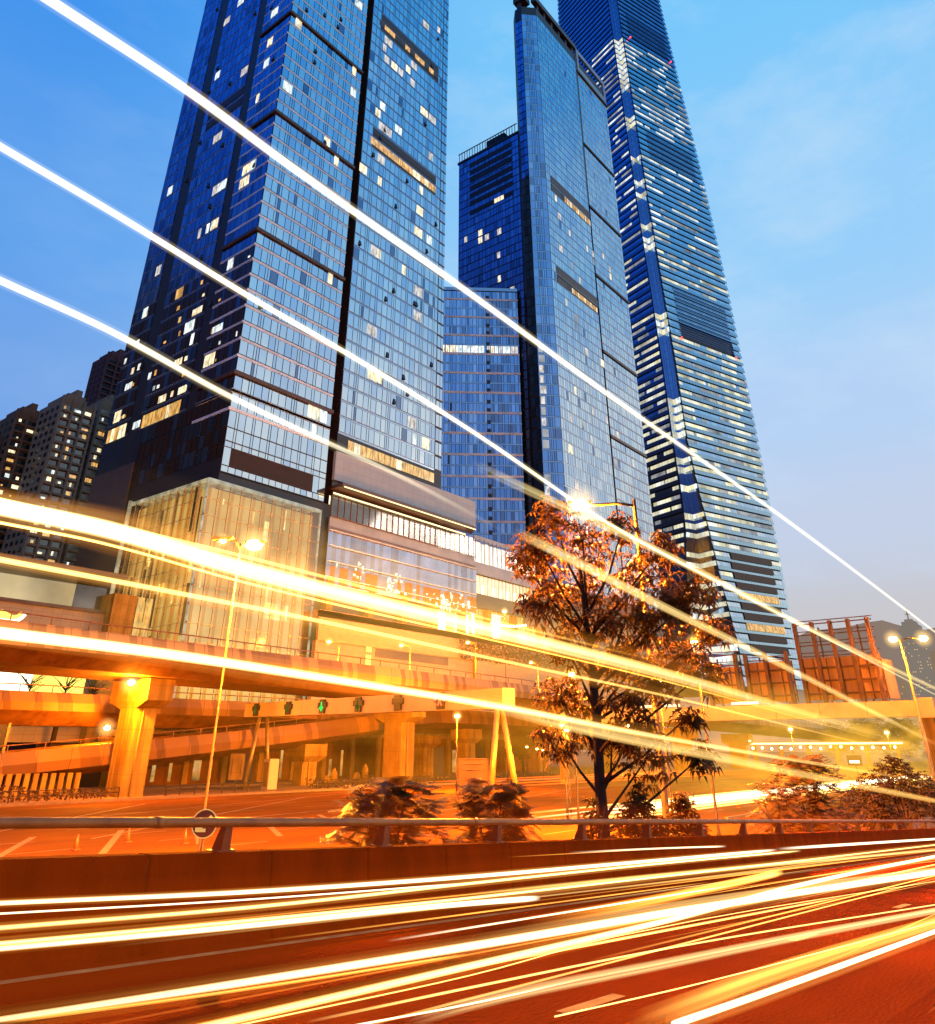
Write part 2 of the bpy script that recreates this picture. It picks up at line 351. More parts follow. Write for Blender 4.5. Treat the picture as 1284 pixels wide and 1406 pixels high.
D = {'TF': [(106.68, 212.69), (85.57, 160.46), (107.43, 184.65), (107.77, 174.85), (104.19, 146.51), (106.06, 110.53), (105.08, 73.06), (107.29, 73.06), (105.75, 69.35), (100.3, 150.45), (86.01, 185.43), (137.42, 235.01), (138.72, 231.76), (145.01, 235.8), (120.54, 208.44), (120.33, 201.6), (123.06, 201.38), (126.91, 200.43), (130.17, 205.24), (132.9, 208.29), (132.59, 199.95), (119.93, 179.86), (120.44, 172.81), (127.31, 176.8), (142.58, 176.65), (120.76, 160.15), (114.07, 150.65), (120.79, 151.66), (138.64, 159.99), (138.34, 151.05), (138.03, 142.94), (143.05, 143.11), (120.96, 126.7), (122.38, 126.75), (132.49, 126.72), (138.92, 123.27), (138.68, 193.39), (142.79, 192.34), (138.99, 114.76), (120.73, 102.24), (122.6, 102.41), (122.8, 89.96), (124.91, 90.14), (138.18, 81.49), (143.88, 77.67), (139.51, 77.8), (119.03, 205.72), (123.79, 200.7), (118.19, 177.59), (122.96, 173.24)], 'TL': [(136.03, 191.56), (162.2, 207.11), (135.8, 179.82), (135.77, 171.28), (146.35, 175.96), (161.02, 184.11), (137.13, 159.13), (136.31, 134.67), (134.13, 135.37), (149.34, 134.56), (146.89, 134.75), (136.67, 130.88), (149.85, 123.09), (153.43, 122.44), (146.97, 122.66), (174.36, 146.23), (136.58, 106.2), (170.81, 118.65), (157.37, 106.38), (153.85, 155.23), (172.86, 105.45), (137.42, 90.18), (147.35, 95.84), (149.56, 93.25), (147.29, 89.37), (138.51, 81.67), (163.46, 85.95), (147.53, 77.32), (172.55, 89.5), (172.86, 84.97), (175.1, 77.73), (173.22, 97.81), (151.49, 84.8), (155.44, 78.47), (156.06, 211.04), (164.79, 74.5)], 'MF': [(221.27, 208.81), (230.92, 212.95), (249.52, 212.41), (230.82, 196.84), (245.08, 196.62), (250.11, 197.1), (250.11, 192.91), (230.63, 180.7), (236.41, 176.59), (259.66, 200.75), (265.04, 197.35), (264.95, 193.02), (230.93, 155.8), (230.36, 151.28), (237.04, 143.44), (249.64, 143.31), (237.98, 119.31), (229.89, 110.81), (249.04, 118.75), (221.75, 110.45), (257.29, 112.83), (263.3, 95.17), (222.62, 85.62), (223.17, 199.8), (222.55, 183.08), (224.0, 161.51), (235.9, 131.33), (252.74, 100.85), (226.15, 121.73), (235.26, 104.49), (268.42, 105.1), (219.7, 97.2)], 'WL': [(161.85, 202.6), (161.89, 198.79), (151.86, 198.42), (152.51, 186.87), (152.42, 175.02), (146.15, 167.35), (158.37, 199.11), (169.85, 202.36)], 'LOW': {'S1': (0.75, [(3.54, 7.58, 3.91), (5.56, 7.25, 3.79), (8.44, 7.02, 3.64), (13.24, 7.17, 3.37), (20.92, 7.39, 2.95)]), 'S2': (0.6, [(3.86, 8.22, 3.74), (6.04, 7.86, 3.62), (9.66, 7.66, 3.42)]), 'S15': (0.55, [(3.71, 7.83, 3.7), (6.14, 7.73, 3.56), (10.07, 7.95, 3.35), (16.65, 8.37, 2.98), (26.12, 8.55, 2.46)]), 'S3': (0.65, [(3.04, 6.35, 3.83), (4.62, 6.15, 3.75), (7.15, 6.04, 3.61), (8.72, 5.86, 3.52)]), 'S3b': (0.7, [(2.95, 6.18, 3.89), (4.56, 6.07, 3.8), (7.09, 5.99, 3.66), (10.23, 5.98, 3.49), (32.67, 6.33, 2.25)]), 'S5': (0.5, [(2.61, 5.27, 3.71), (4.06, 5.17, 3.63), (6.46, 5.1, 3.49), (10.58, 4.97, 3.27), (21.87, 4.37, 2.65)]), 'S5b': (0.6, [(6.14, 4.85, 3.61), (8.89, 4.86, 3.46), (13.04, 4.75, 3.23), (20.95, 4.17, 2.8)]), 'S6': (0.62, [(3.06, 3.99, 3.8), (5.14, 4.06, 3.69), (8.67, 4.24, 3.49), (13.68, 4.65, 3.22), (26.39, 5.18, 2.52)]), 'S7': (0.3, [(4.11, 5.12, 3.42), (6.42, 5.07, 3.3), (9.4, 5.33, 3.13), (22.54, 4.54, 2.41)]), 'S8': (0.6, [(3.85, 3.43, 3.74), (4.38, 3.46, 3.71), (6.57, 3.25, 3.59), (8.71, 3.04, 3.47), (12.41, 2.58, 3.27)]), 'S8b': (0.6, [(3.46, 3.79, 3.76), (4.72, 3.73, 3.69), (7.18, 3.53, 3.56), (13.16, 2.72, 3.23)]), 'S9': (0.3, [(5.83, 3.82, 3.33), (7.55, 3.62, 3.23), (10.68, 3.34, 3.06), (14.44, 3.03, 2.86)]), 'S10': (0.6, [(4.9, 2.44, 3.68), (6.0, 2.38, 3.62), (10.38, 2.2, 3.38)]), 'S10b': (0.75, [(4.05, 2.22, 3.88), (5.63, 2.22, 3.79), (9.63, 2.02, 3.57)]), 'S11': (0.8, [(5.91, 4.11, 3.83), (7.73, 4.2, 3.72), (10.72, 4.44, 3.56), (13.31, 4.7, 3.42)]), 'S12': (0.7, [(7.81, 6.16, 3.62), (11.9, 6.09, 3.4), (22.58, 5.73, 2.81)]), 'S13': (0.7, [(22.44, 7.92, 2.82), (27.89, 7.82, 2.52), (39.47, 7.6, 1.88)]), 'S14': (0.9, [(11.98, 7.48, 3.59), (14.87, 7.44, 3.43), (17.43, 7.17, 3.29)]), 'S16': (0.5, [(4.0, 3.91, 3.63), (4.83, 3.81, 3.58), (6.04, 3.7, 3.52)]), 'S17': (0.3, [(3.04, 6.14, 3.48), (4.62, 5.88, 3.4), (7.24, 5.71, 3.25)])}, 'UP': {'A': [(0.57, 2.5, 7.57), (1.14, 2.5, 7.59), (1.76, 2.5, 7.56), (3.01, 2.5, 7.53), (4.98, 2.5, 7.45), (8.59, 2.5, 7.36), (17.32, 2.5, 6.97)], 'B': [(0.58, 2.5, 6.84), (1.01, 2.5, 6.81), (1.63, 2.5, 6.75), (2.34, 2.5, 6.7), (3.22, 2.5, 6.61), (4.7, 2.5, 6.41), (6.89, 2.5, 6.28), (11.44, 2.5, 6.04)], 'G': [(3.22, 2.5, 6.42), (3.81, 2.5, 6.4), (5.8, 2.5, 6.34), (8.86, 2.5, 6.18), (15.81, 2.5, 5.92)], 'C': [(0.71, 2.5, 6.36), (1.09, 2.5, 6.34), (1.6, 2.5, 6.27), (2.69, 2.5, 6.19), (3.55, 2.5, 6.09)], 'H': [(3.62, 2.5, 6.12), (3.95, 2.5, 6.09), (5.48, 2.5, 5.94), (7.54, 2.5, 5.76), (10.57, 2.5, 5.47)], 'D': [(0.9, 2.5, 5.65), (1.24, 2.5, 5.65), (1.81, 2.5, 5.61), (3.15, 2.5, 5.56), (5.25, 2.5, 5.48), (8.75, 2.5, 5.29)], 'D2': [(0.89, 2.5, 5.67), (1.67, 2.5, 5.66), (3.15, 2.5, 5.61), (5.27, 2.5, 5.55)], 'E': [(0.94, 2.5, 5.5), (1.41, 2.5, 5.49), (2.12, 2.5, 5.47), (3.52, 2.5, 5.41), (5.21, 2.5, 5.34), (8.23, 2.5, 5.18)], 'F': [(0.99, 2.5, 5.3), (1.45, 2.5, 5.29), (2.15, 2.5, 5.26), (3.51, 2.5, 5.19), (5.15, 2.5, 5.08), (10.57, 2.5, 4.77)], 'F2': [(3.15, 2.5, 5.22), (4.23, 2.5, 5.11), (6.34, 2.5, 4.94), (13.56, 2.5, 4.38)], 'K': [(1.93, 2.5, 6.32), (2.97, 2.5, 6.23), (3.56, 2.5, 6.17), (4.94, 2.5, 6.03)]}}
D["CL"] = [(22.38, 13.87, 12.31, 0.81), (21.68, 14.07, 11.07, 0.88), (23.42, 13.38, 11.54, 1.14), (23.61, 11.89, 11.8, 0.65), (24.05, 10.87, 10.92, 0.73), (22.12, 15.04, 10.75, 0.63), (24.33, 14.92, 10.37, 1.37), (24.98, 13.49, 10.43, 1.51), (25.77, 12.31, 10.54, 1.09), (21.92, 14.38, 9.25, 0.72), (23.7, 13.75, 8.94, 1.23), (23.86, 12.2, 8.82, 1.24), (24.21, 11.21, 8.77, 0.94), (24.85, 10.06, 9.53, 0.71), (24.68, 10.84, 9.36, 0.67), (25.99, 12.86, 7.92, 1.21), (26.64, 11.53, 8.0, 1.05), (27.28, 10.6, 8.63, 0.56), (25.0, 13.46, 7.87, 1.0), (22.41, 13.61, 7.89, 0.7), (25.37, 10.46, 7.17, 0.7), (25.42, 12.03, 6.92, 0.72), (23.66, 14.8, 6.68, 0.87), (23.95, 15.07, 5.36, 0.86), (24.53, 14.46, 6.19, 0.73), (23.26, 11.98, 5.59, 0.79), (24.99, 12.46, 4.8, 0.92), (24.49, 13.44, 5.21, 0.7), (25.72, 11.03, 4.8, 0.57), (23.43, 12.23, 6.4, 0.63), (25.47, 11.17, 5.93, 0.46)]
# ------------------------------------------------------------------ materials
M = {}
M['g1'] = glass('blue_glass', (.66,.78,.92)); M['g2'] = glass('blue_glass_deep', (.54,.68,.86)); M['g3'] = glass('blue_glass_pale', (.76,.85,.95), rough=.09)
M['g4'] = glass('dark_glass', (.22,.28,.42)); GL = [M['g1'], M['g2'], M['g3'], M['g4']]
M['h1'] = glass('deep_blue_glass', (.36,.52,.78)); M['h2'] = glass('deep_blue_glass_dark', (.26,.42,.70)); M['h3'] = glass('deep_blue_glass_pale', (.48,.62,.84), rough=.09)
M['brg'] = glass('glass_reflection_tint', (.34,.23,.22), diff=(.022,.012,.012), k=.72); BL = [M['brg'], M['h2'], M['brg'], M['g4']]  # reflection of dark buildings tinted into the lower side panes
HL = [M['h1'], M['h2'], M['h3'], M['g4']]  # darker copy of the facade glass, painting left-turned faces dimmer
M['sp'] = glass('spandrel_glass', (.42,.54,.70), rough=.25, diff=(.06,.08,.11), k=.7)
M['backing'] = mat('facade_backing', (.015,.02,.035), .5)
M['backing_brown'] = mat('dark_cladding', (.028,.016,.014), .45, scale=.3)
M['ledge'] = mat('pale_metal_ledge', (.70,.82,.95), .4, scale=.2)
M['ledge_thin'] = mat('blue_grey_metal', (.30,.36,.45), .4, scale=.2)
M['brownmetal'] = mat('bronze_metal', (.10,.055,.035), .4, .3, scale=.5)
M['louvre'] = mat('louvre_metal', (.045,.022,.018), .5, stretch=(1,1,14), scale=1.0)
M['litw'] = lit('window_light_warm', (1,.74,.36), (1,.90,.66), 1.7, scale=.9, stretch=(2.4,2.4,.8))
M['litp'] = lit('window_light_pale', (.92,.86,.86), (1,.88,.72), 0.95, scale=.9, stretch=(2.4,2.4,.8))
M['litc'] = lit('window_light_cool', (.75,.95,1), (1,.98,.85), 1.5, scale=.9, stretch=(2.4,2.4,.8))
M['lito'] = lit('window_light_amber', (1,.42,.08), (1,.68,.22), 1.1, scale=.9, stretch=(2.4,2.4,.8))
M['litu'] = lit('office_light_high', (.92,.98,1), (1,1,.92), 1.1, scale=.25, stretch=(1,1,.3))
M['lity'] = lit('office_light', (1,.90,.50), (1,.98,.84), 1.05, scale=.25, stretch=(1,1,.3))
M['litd'] = lit('office_light_dim', (.62,.66,.72), (.8,.78,.75), 0.55, scale=.25)
M['stone'] = tiles('stone_cladding', (.36,.43,.46), (.20,.20,.19), 2.2, 1.9, c2=(.33,.39,.42))
M['beige'] = tiles('beige_stone', (.42,.27,.11), (.24,.14,.05), 1.2, .45, c2=(.36,.22,.09), offset=.5)
M['greyt'] = tiles('grey_tile', (.30,.22,.12), (.14,.09,.05), 1.6, 1.0)
M['conc'] = mat('warm_concrete', (.40,.24,.035), .8, spec=.2, scale=.5, c2=(.27,.15,.020), bump=.25, bscale=6, stain=.75)  # orange lamp cast tinted into the base colour
M['conc_dark'] = mat('stained_concrete', (.20,.085,.014), .85, spec=.1, scale=.4, c2=(.12,.045,.007), bump=.25, bscale=5, stain=.6)  # sodium lamp tint mixed into the concrete colour
M['par_up'] = panels('parapet_cladding_upper', (.34,.21,.075), (.13,.07,.022), .95, 4.2, skew=.15)
M['par_mid'] = panels('parapet_cladding_middle', (.30,.14,.026), (.13,.052,.009), 1.0, 4.2)
M['par_lo'] = panels('parapet_cladding_ramp', (.28,.12,.018), (.13,.05,.008), 1.3, 4.0)
M['asph'] = mat('road_asphalt', (.20,.017,.001), .95, spec=.015, scale=.45, c2=(.085,.006,.0005), bump=.8, bscale=30, stretch=(.35,1,1))  # reddened so the colour itself carries the orange lamplight
M['plaza'] = mat('plaza_asphalt', (.25,.075,.004), .85, spec=.03, scale=.3, c2=(.12,.042,.005), bump=.3, bscale=14, stretch=(.3,1,1))  # orange of the lamps put into the asphalt tone
M['paint'] = mat('road_paint', (.46,.24,.05), .8, scale=4, c2=(.24,.11,.02))
M['kerb'] = mat('kerb_stone', (.30,.17,.05), .75, scale=2)
M['barr'] = mat('barrier_concrete', (.12,.012,.001), .95, spec=.02, scale=2.2, c2=(.018,.002,.0003), bump=.8, bscale=9, stretch=(1,1,.35))  # red-orange lamp cast put into the concrete tone
M['steel'] = mat('galvanised_rail', (.26,.11,.02), .5, .1, scale=3, c2=(.13,.05,.008))
M['pole_dim'] = mat('lamp_pole_dim', (.11,.05,.008), .6, .1, scale=2)
M['sign_glow'] = emit('glowing_sign_film', (1,.55,.16), .75)  # emission stands in for light thrown back by the sign
M['steel_dark'] = mat('dark_steel', (.05,.025,.012), .5, .4, scale=4)
M['pole_dark'] = mat('lamp_pole_dark', (.035,.015,.005), .6, .1, scale=2)
M['pole'] = mat('lamp_pole_paint', (.42,.27,.06), .4, .3, scale=2)
M['gantry'] = mat('gantry_panel_paint', (.60,.44,.20), .6, scale=.4, c2=(.50,.36,.15))
M['black'] = mat('black_housing', (.012,.010,.010), .5)
M['rust'] = mat('brown_steel', (.10,.045,.016), .6, scale=1.2, c2=(.05,.02,.007))
M['board'] = mat('sign_board_back', (.34,.215,.085), .6, .1, scale=.5, c2=(.28,.13,.03), stretch=(1,3,.4))
M['lampglow'] = emit('sodium_lamp', (1,.74,.28), 60)
M['lampsmall'] = emit('sodium_lamp_far', (1,.66,.20), 40)
M['green'] = emit('green_arrow', (.01,1,.12), 1.3); M['green_dim'] = emit('green_arrow_dim', (.10,.55,.08), .22)
M['red'] = emit('red_cross', (1,.07,.02), 4); M['redlamp'] = emit('red_light', (1,.03,.03), 8)
M['white_light'] = emit('white_light_box', (1,.88,.55), 3.2); M['yellow_light'] = emit('yellow_light_box', (1,.72,.12), 2.0)
M['strip'] = emit('light_strip', (1,.72,.36), 2.6)
M['leaf'] = leafmat('broad_leaf', (.050,.032,.006), (.12,.058,.008), .5); M['leaf2'] = leafmat('feather_leaf', (.075,.04,.008), (.17,.07,.010), .5)
M['bark'] = mat('bark', (.035,.015,.006), .85, scale=3, bump=.6, bscale=12)
M['soil'] = mat('planted_bank_soil', (.055,.028,.009), .9, scale=1.5, bump=.6, bscale=9)
M['render_pale'] = tiles('apartment_render', (.32,.20,.13), (.22,.14,.09), 1.4, 3.1); M['render_brown'] = mat('apartment_brown', (.20,.105,.06), .8, scale=.3)
M['render_dark'] = mat('apartment_dark', (.13,.07,.042), .8, scale=.3); M['render_red'] = mat('apartment_maroon', (.15,.045,.05), .8, scale=.3)
M['winblack'] = glass('apartment_glass', (.30,.34,.36), rough=.15, diff=(.012,.014,.014), k=.35)
M['curtain'] = lit('atrium_wall_light', (.76,.50,.16), (.92,.68,.30), .95, scale=.10, stretch=(1,1,1), gloss=0)
M['curtain_hot'] = lit('atrium_shop_light', (1,.62,.18), (1,.88,.55), 1.7, scale=.5, gloss=0)
M['fin'] = mat('translucent_fin', (.65,.52,.32), .35, scale=.5, c2=(.46,.33,.17))

def atrium_glass():
    m, t, out = nt('atrium_glass')
    tr = N(t, 'ShaderNodeBsdfTransparent'); tr.inputs[0].default_value = (.98,.86,.60,1)
    g = N(t, 'ShaderNodeBsdfGlossy'); g.inputs['Roughness'].default_value = .06; g.inputs[0].default_value = (.7,.72,.75,1)
    d = N(t, 'ShaderNodeBsdfDiffuse'); d.inputs[0].default_value = (.5,.38,.2,1)
    no = N(t, 'ShaderNodeTexNoise'); no.inputs['Scale'].default_value = .35; t.links.new(world_pos(t), no.inputs['Vector'])
    m1 = N(t, 'ShaderNodeMixShader'); m1.inputs[0].default_value = .12; t.links.new(tr.outputs[0], m1.inputs[1]); t.links.new(g.outputs[0], m1.inputs[2])
    m2 = N(t, 'ShaderNodeMixShader'); t.links.new(math_node(t, 'MULTIPLY', no.outputs[0], .10), m2.inputs[0])
    t.links.new(m1.outputs[0], m2.inputs[1]); t.links.new(d.outputs[0], m2.inputs[2]); t.links.new(m2.outputs[0], out.inputs[0])
    return m
M['atrium'] = atrium_glass()
def glazing():
    m, t, out = nt('clear_glazing')
    tr = N(t, 'ShaderNodeBsdfTransparent'); tr.inputs[0].default_value = (.9,.9,.86,1)
    g = N(t, 'ShaderNodeBsdfGlossy'); g.inputs['Roughness'].default_value = .05
    no = N(t, 'ShaderNodeTexNoise'); no.inputs['Scale'].default_value = .2; t.links.new(world_pos(t), no.inputs['Vector'])
    m1 = N(t, 'ShaderNodeMixShader'); t.links.new(math_node(t, 'MULTIPLY', no.outputs[0], .3), m1.inputs[0])
    t.links.new(tr.outputs[0], m1.inputs[1]); t.links.new(g.outputs[0], m1.inputs[2]); t.links.new(m1.outputs[0], out.inputs[0])
    return m
M['glazing'] = glazing()

# ------------------------------------------------------------------ curtain walls
def widths(L, pat):
    """column edges along a facade of length L following a repeating pattern of pane widths"""
    xs = [0.0]; i = 0
    while xs[-1] < L - 0.3:
        xs.append(min(L, xs[-1] + pat[i % len(pat)])); i += 1
    xs[-1] = L
    return xs
def facade(mb, P, u, n, xs, rows, weights=(5,3,2,.3), gap=.085, tilt=.035, seed=1, skip=None, bands=None, bandm=4):
    """panes as separate quads, each a touch out of true; P start point (x,y), u along, n outward"""
    rnd = random.Random(seed)
    for z0, z1 in rows:
        for a, b in zip(xs[:-1], xs[1:]):
            if skip and skip((a+b)/2, (z0+z1)/2): continue
            o = [rnd.uniform(0, tilt) for _ in range(3)]; o.append(o[0]+o[2]-o[1])
            m = rnd.choices(range(len(weights)), weights)[0]
            q = [(a+gap, z0+gap, o[0]), (b-gap, z0+gap, o[1]), (b-gap, z1-gap, o[2]), (a+gap, z1-gap, o[3])]
            pts = [(P[0]+u[0]*s+n[0]*(.10+d), P[1]+u[1]*s+n[1]*(.10+d), z) for s, z, d in q]
            if u[0]*n[1]-u[1]*n[0] > 0: pts = pts[::-1]
            mb.face(pts, m)
def strip(mb, P, u, n, s0, s1, z0, z1, proud, m=0, back=0.0):
    a = (P[0]+u[0]*s0, P[1]+u[1]*s0); b = (P[0]+u[0]*s1, P[1]+u[1]*s1)
    q = [(a[0]+n[0]*back, a[1]+n[1]*back), (b[0]+n[0]*back, b[1]+n[1]*back), (b[0]+n[0]*proud, b[1]+n[1]*proud), (a[0]+n[0]*proud, a[1]+n[1]*proud)]
    if u[0]*n[1]-u[1]*n[0] < 0: q = q[::-1]
    mb.prism(q, z0, z1, m)
def pane(P, u, n, s0, s1, z0, z1, proud, name, mt, parent, mull=0):
    mb = MB()
    k = max(1, mull)
    for i in range(k):
        a = s0+(s1-s0)*i/k; b = s0+(s1-s0)*(i+1)/k
        g = .05
        pts = [(P[0]+u[0]*s+n[0]*proud, P[1]+u[1]*s+n[1]*proud, z) for s, z in ((a+g,z0),(b-g,z0),(b-g,z1),(a+g,z1))]
        if u[0]*n[1]-u[1]*n[0] > 0: pts = pts[::-1]
        mb.face(pts)
    return mb.build(name, mt, parent)
U_X, N_Y = (1,0), (0,-1)      # a wall facing the road
U_Y, N_X = (0,1), (-1,0)      # a wall facing left
FL = 4.11; Z0 = 75.25
PAT = [2.0,1.7,.7,.7,2.1,1.8,.8,1.9]

# ================================================================== the near glass tower
def near_tower():
    T = thing('glass_tower', (83.2,128,0), 'broad blue glass tower with pale floor ledges rising behind the amber glass pavilion', 'tower')
    TOP = 277.0
    mb = MB()
    mb.box(83.2,110.4,128,179.3,53.9,TOP-.5); mb.box(110.4,113,130.8,179.3,53.9,TOP-.5); mb.box(113,150.5,128,179.3,66.4,TOP-.5)
    mb.box(83.4,150.3,128.3,179.2,10,53.9); mb.box(113,150.3,128.3,179.2,53.9,66.4)
    mb.build('core', M['backing'], T)
    ks = range(-1, 49)
    rows = []
    for k in ks:
        z = Z0+FL*k
        rows += [(z+.0, z+.85), (z+.85, z+FL)]
    # front, corner block
    mb = MB()
    P = (83.2,128); xs = widths(27.2, PAT)
    facade(mb, P, U_X, N_Y, xs, [(Z0+FL*k+.75, Z0+FL*(k+1)) for k in ks], (5,3,2,.4), seed=3)
    facade(mb, P, U_X, N_Y, widths(27.2,[1.8,.6,1.8]), [(63.4,67.1),(60.5,63.3),(59.2,60.4),(67.3,71.1)], (6,1,4,0), seed=4)
    facade(mb, P, U_X, N_Y, widths(27.2,[1.7]), [(53.95,55.3)], (2,1,4,0), seed=5)
    facade(mb, P, U_X, N_Y, [0,1.8], [(55.35,59.15)], (2,1,4,0), seed=5); facade(mb, P, U_X, N_Y, [23.5,25.3,27.2], [(55.35,59.15)], (2,1,4,0), seed=6)
    mb.build('front_facade', GL, T)
    mb = MB()
    for s0, s1, sd in ((0,13,7),(16.6,35.7,8),(40.5,51.3,9)):
        facade(mb, (83.2,128), U_Y, N_X, [s0+x for x in widths(s1-s0, PAT)], [(Z0+FL*k+.6, Z0+FL*(k+1)) for k in ks if k > 7], (4,4,1,.6), seed=sd,
               skip=(lambda s, z: 17.5 < s < 34 and (162.8 < z < 170.5 or 222 < z < 232)))
    mb.build('side_facade', HL, T); mb = MB()
    for s0, s1, sd in ((0,13,7),(16.6,35.7,8),(40.5,51.3,9)):
        mb = MB(); facade(mb, (83.2,128), U_Y, N_X, [s0+x for x in widths(s1-s0, PAT)], [(Z0+FL*k+.6, Z0+FL*(k+1)) for k in ks if k <= 7], (5,2,2,.6), seed=sd+50); mb.build('side_facade', BL, T)
    mb = MB()
    facade(mb, (83.2,128), U_Y, N_X, widths(34, PAT), [(67.3,71.1),(63.4,67.1),(60.5,63.3),(57,60.4)], (1,1,3,1), seed=12)
    mb.build('side_facade', BL, T)
    mb = MB()
    facade(mb, (113,128), U_X, N_Y, widths(34.6, PAT), [(Z0+FL*k+.55, Z0+FL*(k+1)) for k in ks], (5,2,3,.2), seed=15,
           skip=lambda s, z: (3 < s < 32.5) and (162.3 < z < 170.3 or 213 < z < 218.3))
    facade(mb, (113,128), U_X, N_Y, [34.8,36.3,37.5], [(Z0+FL*k+.55, Z0+FL*(k+1)) for k in ks], (4,2,2,.2), seed=16)
    mb.build('front_facade', GL, T)
    # spandrel glass between floors, thin pale lines, projecting ledges
    mb = MB()
    for k in ks:
        z = Z0+FL*k
        strip(mb, (113,128), U_X, N_Y, 0,34.6, z,z+.5, .06)
    mb.build('front_spandrel', M['sp'], T); mb = MB()
    for k in ks:
        z = Z0+FL*k; strip(mb, (83.2,128), U_Y, N_X, 16.6,35.7, z,z+.55,.06); strip(mb, (83.2,128), U_Y, N_X, 40.5,51.3, z,z+.55,.06)
    mb.build('spandrel', M['sp'], T)
    mb = MB()
    for k in ks:
        z = Z0+FL*k
        thick = (k % 9 == 0)
        if not thick:
            strip(mb, (83.2,128), U_X, N_Y, -.3,27.2, z+.0,z+.62,.17); strip(mb, (83.2,128), U_Y, N_X, 0,13, z+.0,z+.6,.17)
    for z in (67.1,71.2): strip(mb, (83.2,128), U_X, N_Y, -.3,27.2, z,z+.66,.17); strip(mb, (83.2,128), U_Y, N_X, 0,13, z,z+.64,.17)
    mb.build('floor_ledge', M['ledge'], T)
    mb = MB()
    for k in ks:
        z = Z0+FL*k
        strip(mb, (113,128), U_X, N_Y, 0,37.5, z+.5,z+.62,.16)
        strip(mb, (83.2,128), U_Y, N_X, 16.6,35.7, z+.5,z+.6,.12); strip(mb, (83.2,128), U_Y, N_X, 40.5,51.3, z+.5,z+.6,.12)
    for z in (63.3,60.4,59.15): strip(mb, (83.2,128), U_X, N_Y, 0,27.2, z,z+.12,.15, 1); strip(mb, (83.2,128), U_Y, N_X, 0,34, z,z+.1,.15, 1)
    mb.build('mullion_line', [M['ledge_thin'], M['brownmetal']], T)
    mb = MB()
    for k in (0,9,18,27,36,45):
        z = Z0+FL*k
        strip(mb, (83.2,128), U_X, N_Y, -.6,27.4, z-.15,z+.75,.62); strip(mb, (83.2,128), U_Y, N_X, 0,13.2, z-.15,z+.75,.6)
    mb.build_each('bronze_band', M['brownmetal'], T)
    mb = MB()
    strip(mb, (83.2,128), U_X, N_Y, 1.8,23.5, 55.35,59.15,.05)
    for i in range(22): strip(mb, (83.2,128), U_X, N_Y, 1.8,23.5, 55.4+i*.172,55.46+i*.172,.16)
    mb.build('louvre', M['louvre'], T); mb = MB()
    for z0, z1 in ((163,165.8),(167.2,170),(222.5,226),(228,231.5)): strip(mb, (83.2,128), U_Y, N_X, 17.6,34, z0,z1,.05)
    for z0, z1 in ((167.4,170.2),(215.6,218.2)): strip(mb, (113,128), U_X, N_Y, 3,32.5, z0,z1,.05)
    mb.build_each('louvre', M['louvre'], T)
    mb = MB()   # dark recessed shafts
    for s0, s1 in ((13,16.6),(35.7,40.5)): strip(mb, (83.2,128), U_Y, N_X, s0,s1, 57,TOP,.02)
    mb.box(110.45,112.95,130.7,130.78,10,TOP)
    mb.box(110.4,110.47,128,130.7,54,TOP); mb.box(112.93,113,128,130.7,54,TOP)
    strip(mb, (83.2,128), U_Y, N_X, 0,51.3, 20,57,.03)
    mb.build('shaft', M['backing_brown'], T)
    mb = MB()
    strip(mb, (83.2,128), U_Y, N_X, 34,51.3, 50,63,.5)
    mb.build('side_stone_panel', tiles('dark_stone', (.11,.065,.05), (.05,.03,.025), 2.6, 2.2), T)
    # amber strips
    def row(P, u, n, s0, s1, z0, z1, k, mts, seed):
        r = random.Random(seed)
        for i in range(k):
            a = s0+(s1-s0)*i/k; b = s0+(s1-s0)*(i+1)/k
            pane(P, u, n, a, b, z0, z1, .14, 'lit_window', r.choice(mts), T)
    row((113,128), U_X, N_Y, 3.2,34.6, 67.7,70.3, 15, [M['lito'],M['lito'],M['litw']], 1)
    row((113,128), U_X, N_Y, 3,32.4, 163.0,165.6, 16, [M['lito'],M['lito'],M['lito'],M['litw']], 2)
    row((113,128), U_X, N_Y, 3,32.4, 213.2,215.4, 12, [M['brownmetal'],M['brownmetal'],M['lito']], 3)
    row((83.2,128), U_Y, N_X, 19,34.5, 71.4,74.6, 11, [M['lito'],M['lito'],M['litw']], 4)
    row((83.2,128), U_Y, N_X, 41.5,50, 71.2,74.6, 5, [M['lito'],M['litw']], 5)
    r = random.Random(5)
    def floor_of(z):
        k = math.floor((z-Z0)/FL); return Z0+FL*k
    n_ = 0
    for X, z in D['TF']:
        zf = floor_of(z); w_ = r.choice([1.6,2.2,3.0,3.6]) if z < 215 else r.choice([1.5,2,2.4])
        s0 = max(83.4, min(X-w_/2, 147)) - 83.2
        mt = r.choice([M['litp'],M['litp'],M['litw'],M['litc']]) if X > 113 else r.choice([M['litw'],M['litw'],M['litc']])
        pane((83.2,128), U_X, N_Y, s0, s0+w_, zf+.95, zf+FL-.15, .17, 'lit_window', mt, T, mull=max(1,round(w_/1.2)))
    for Y, z in D['TL']:
        zf = floor_of(z); w_ = r.choice([1.4,2.4,3.2,4.0]); s0 = Y-w_/2-128
        mt = r.choice([M['litw'],M['litp'],M['litc']]) if z > 110 else r.choice([M['litw'],M['lito'],M['litw'],M['litc']])
        hh = 1.0 if z > 110 else r.choice([1,.6])
        pane((83.2,128), U_Y, N_X, s0, s0+w_, zf+.9, zf+.9+(FL-1.1)*hh, .17, 'lit_window', mt, T, mull=max(1,round(w_/1.1)))
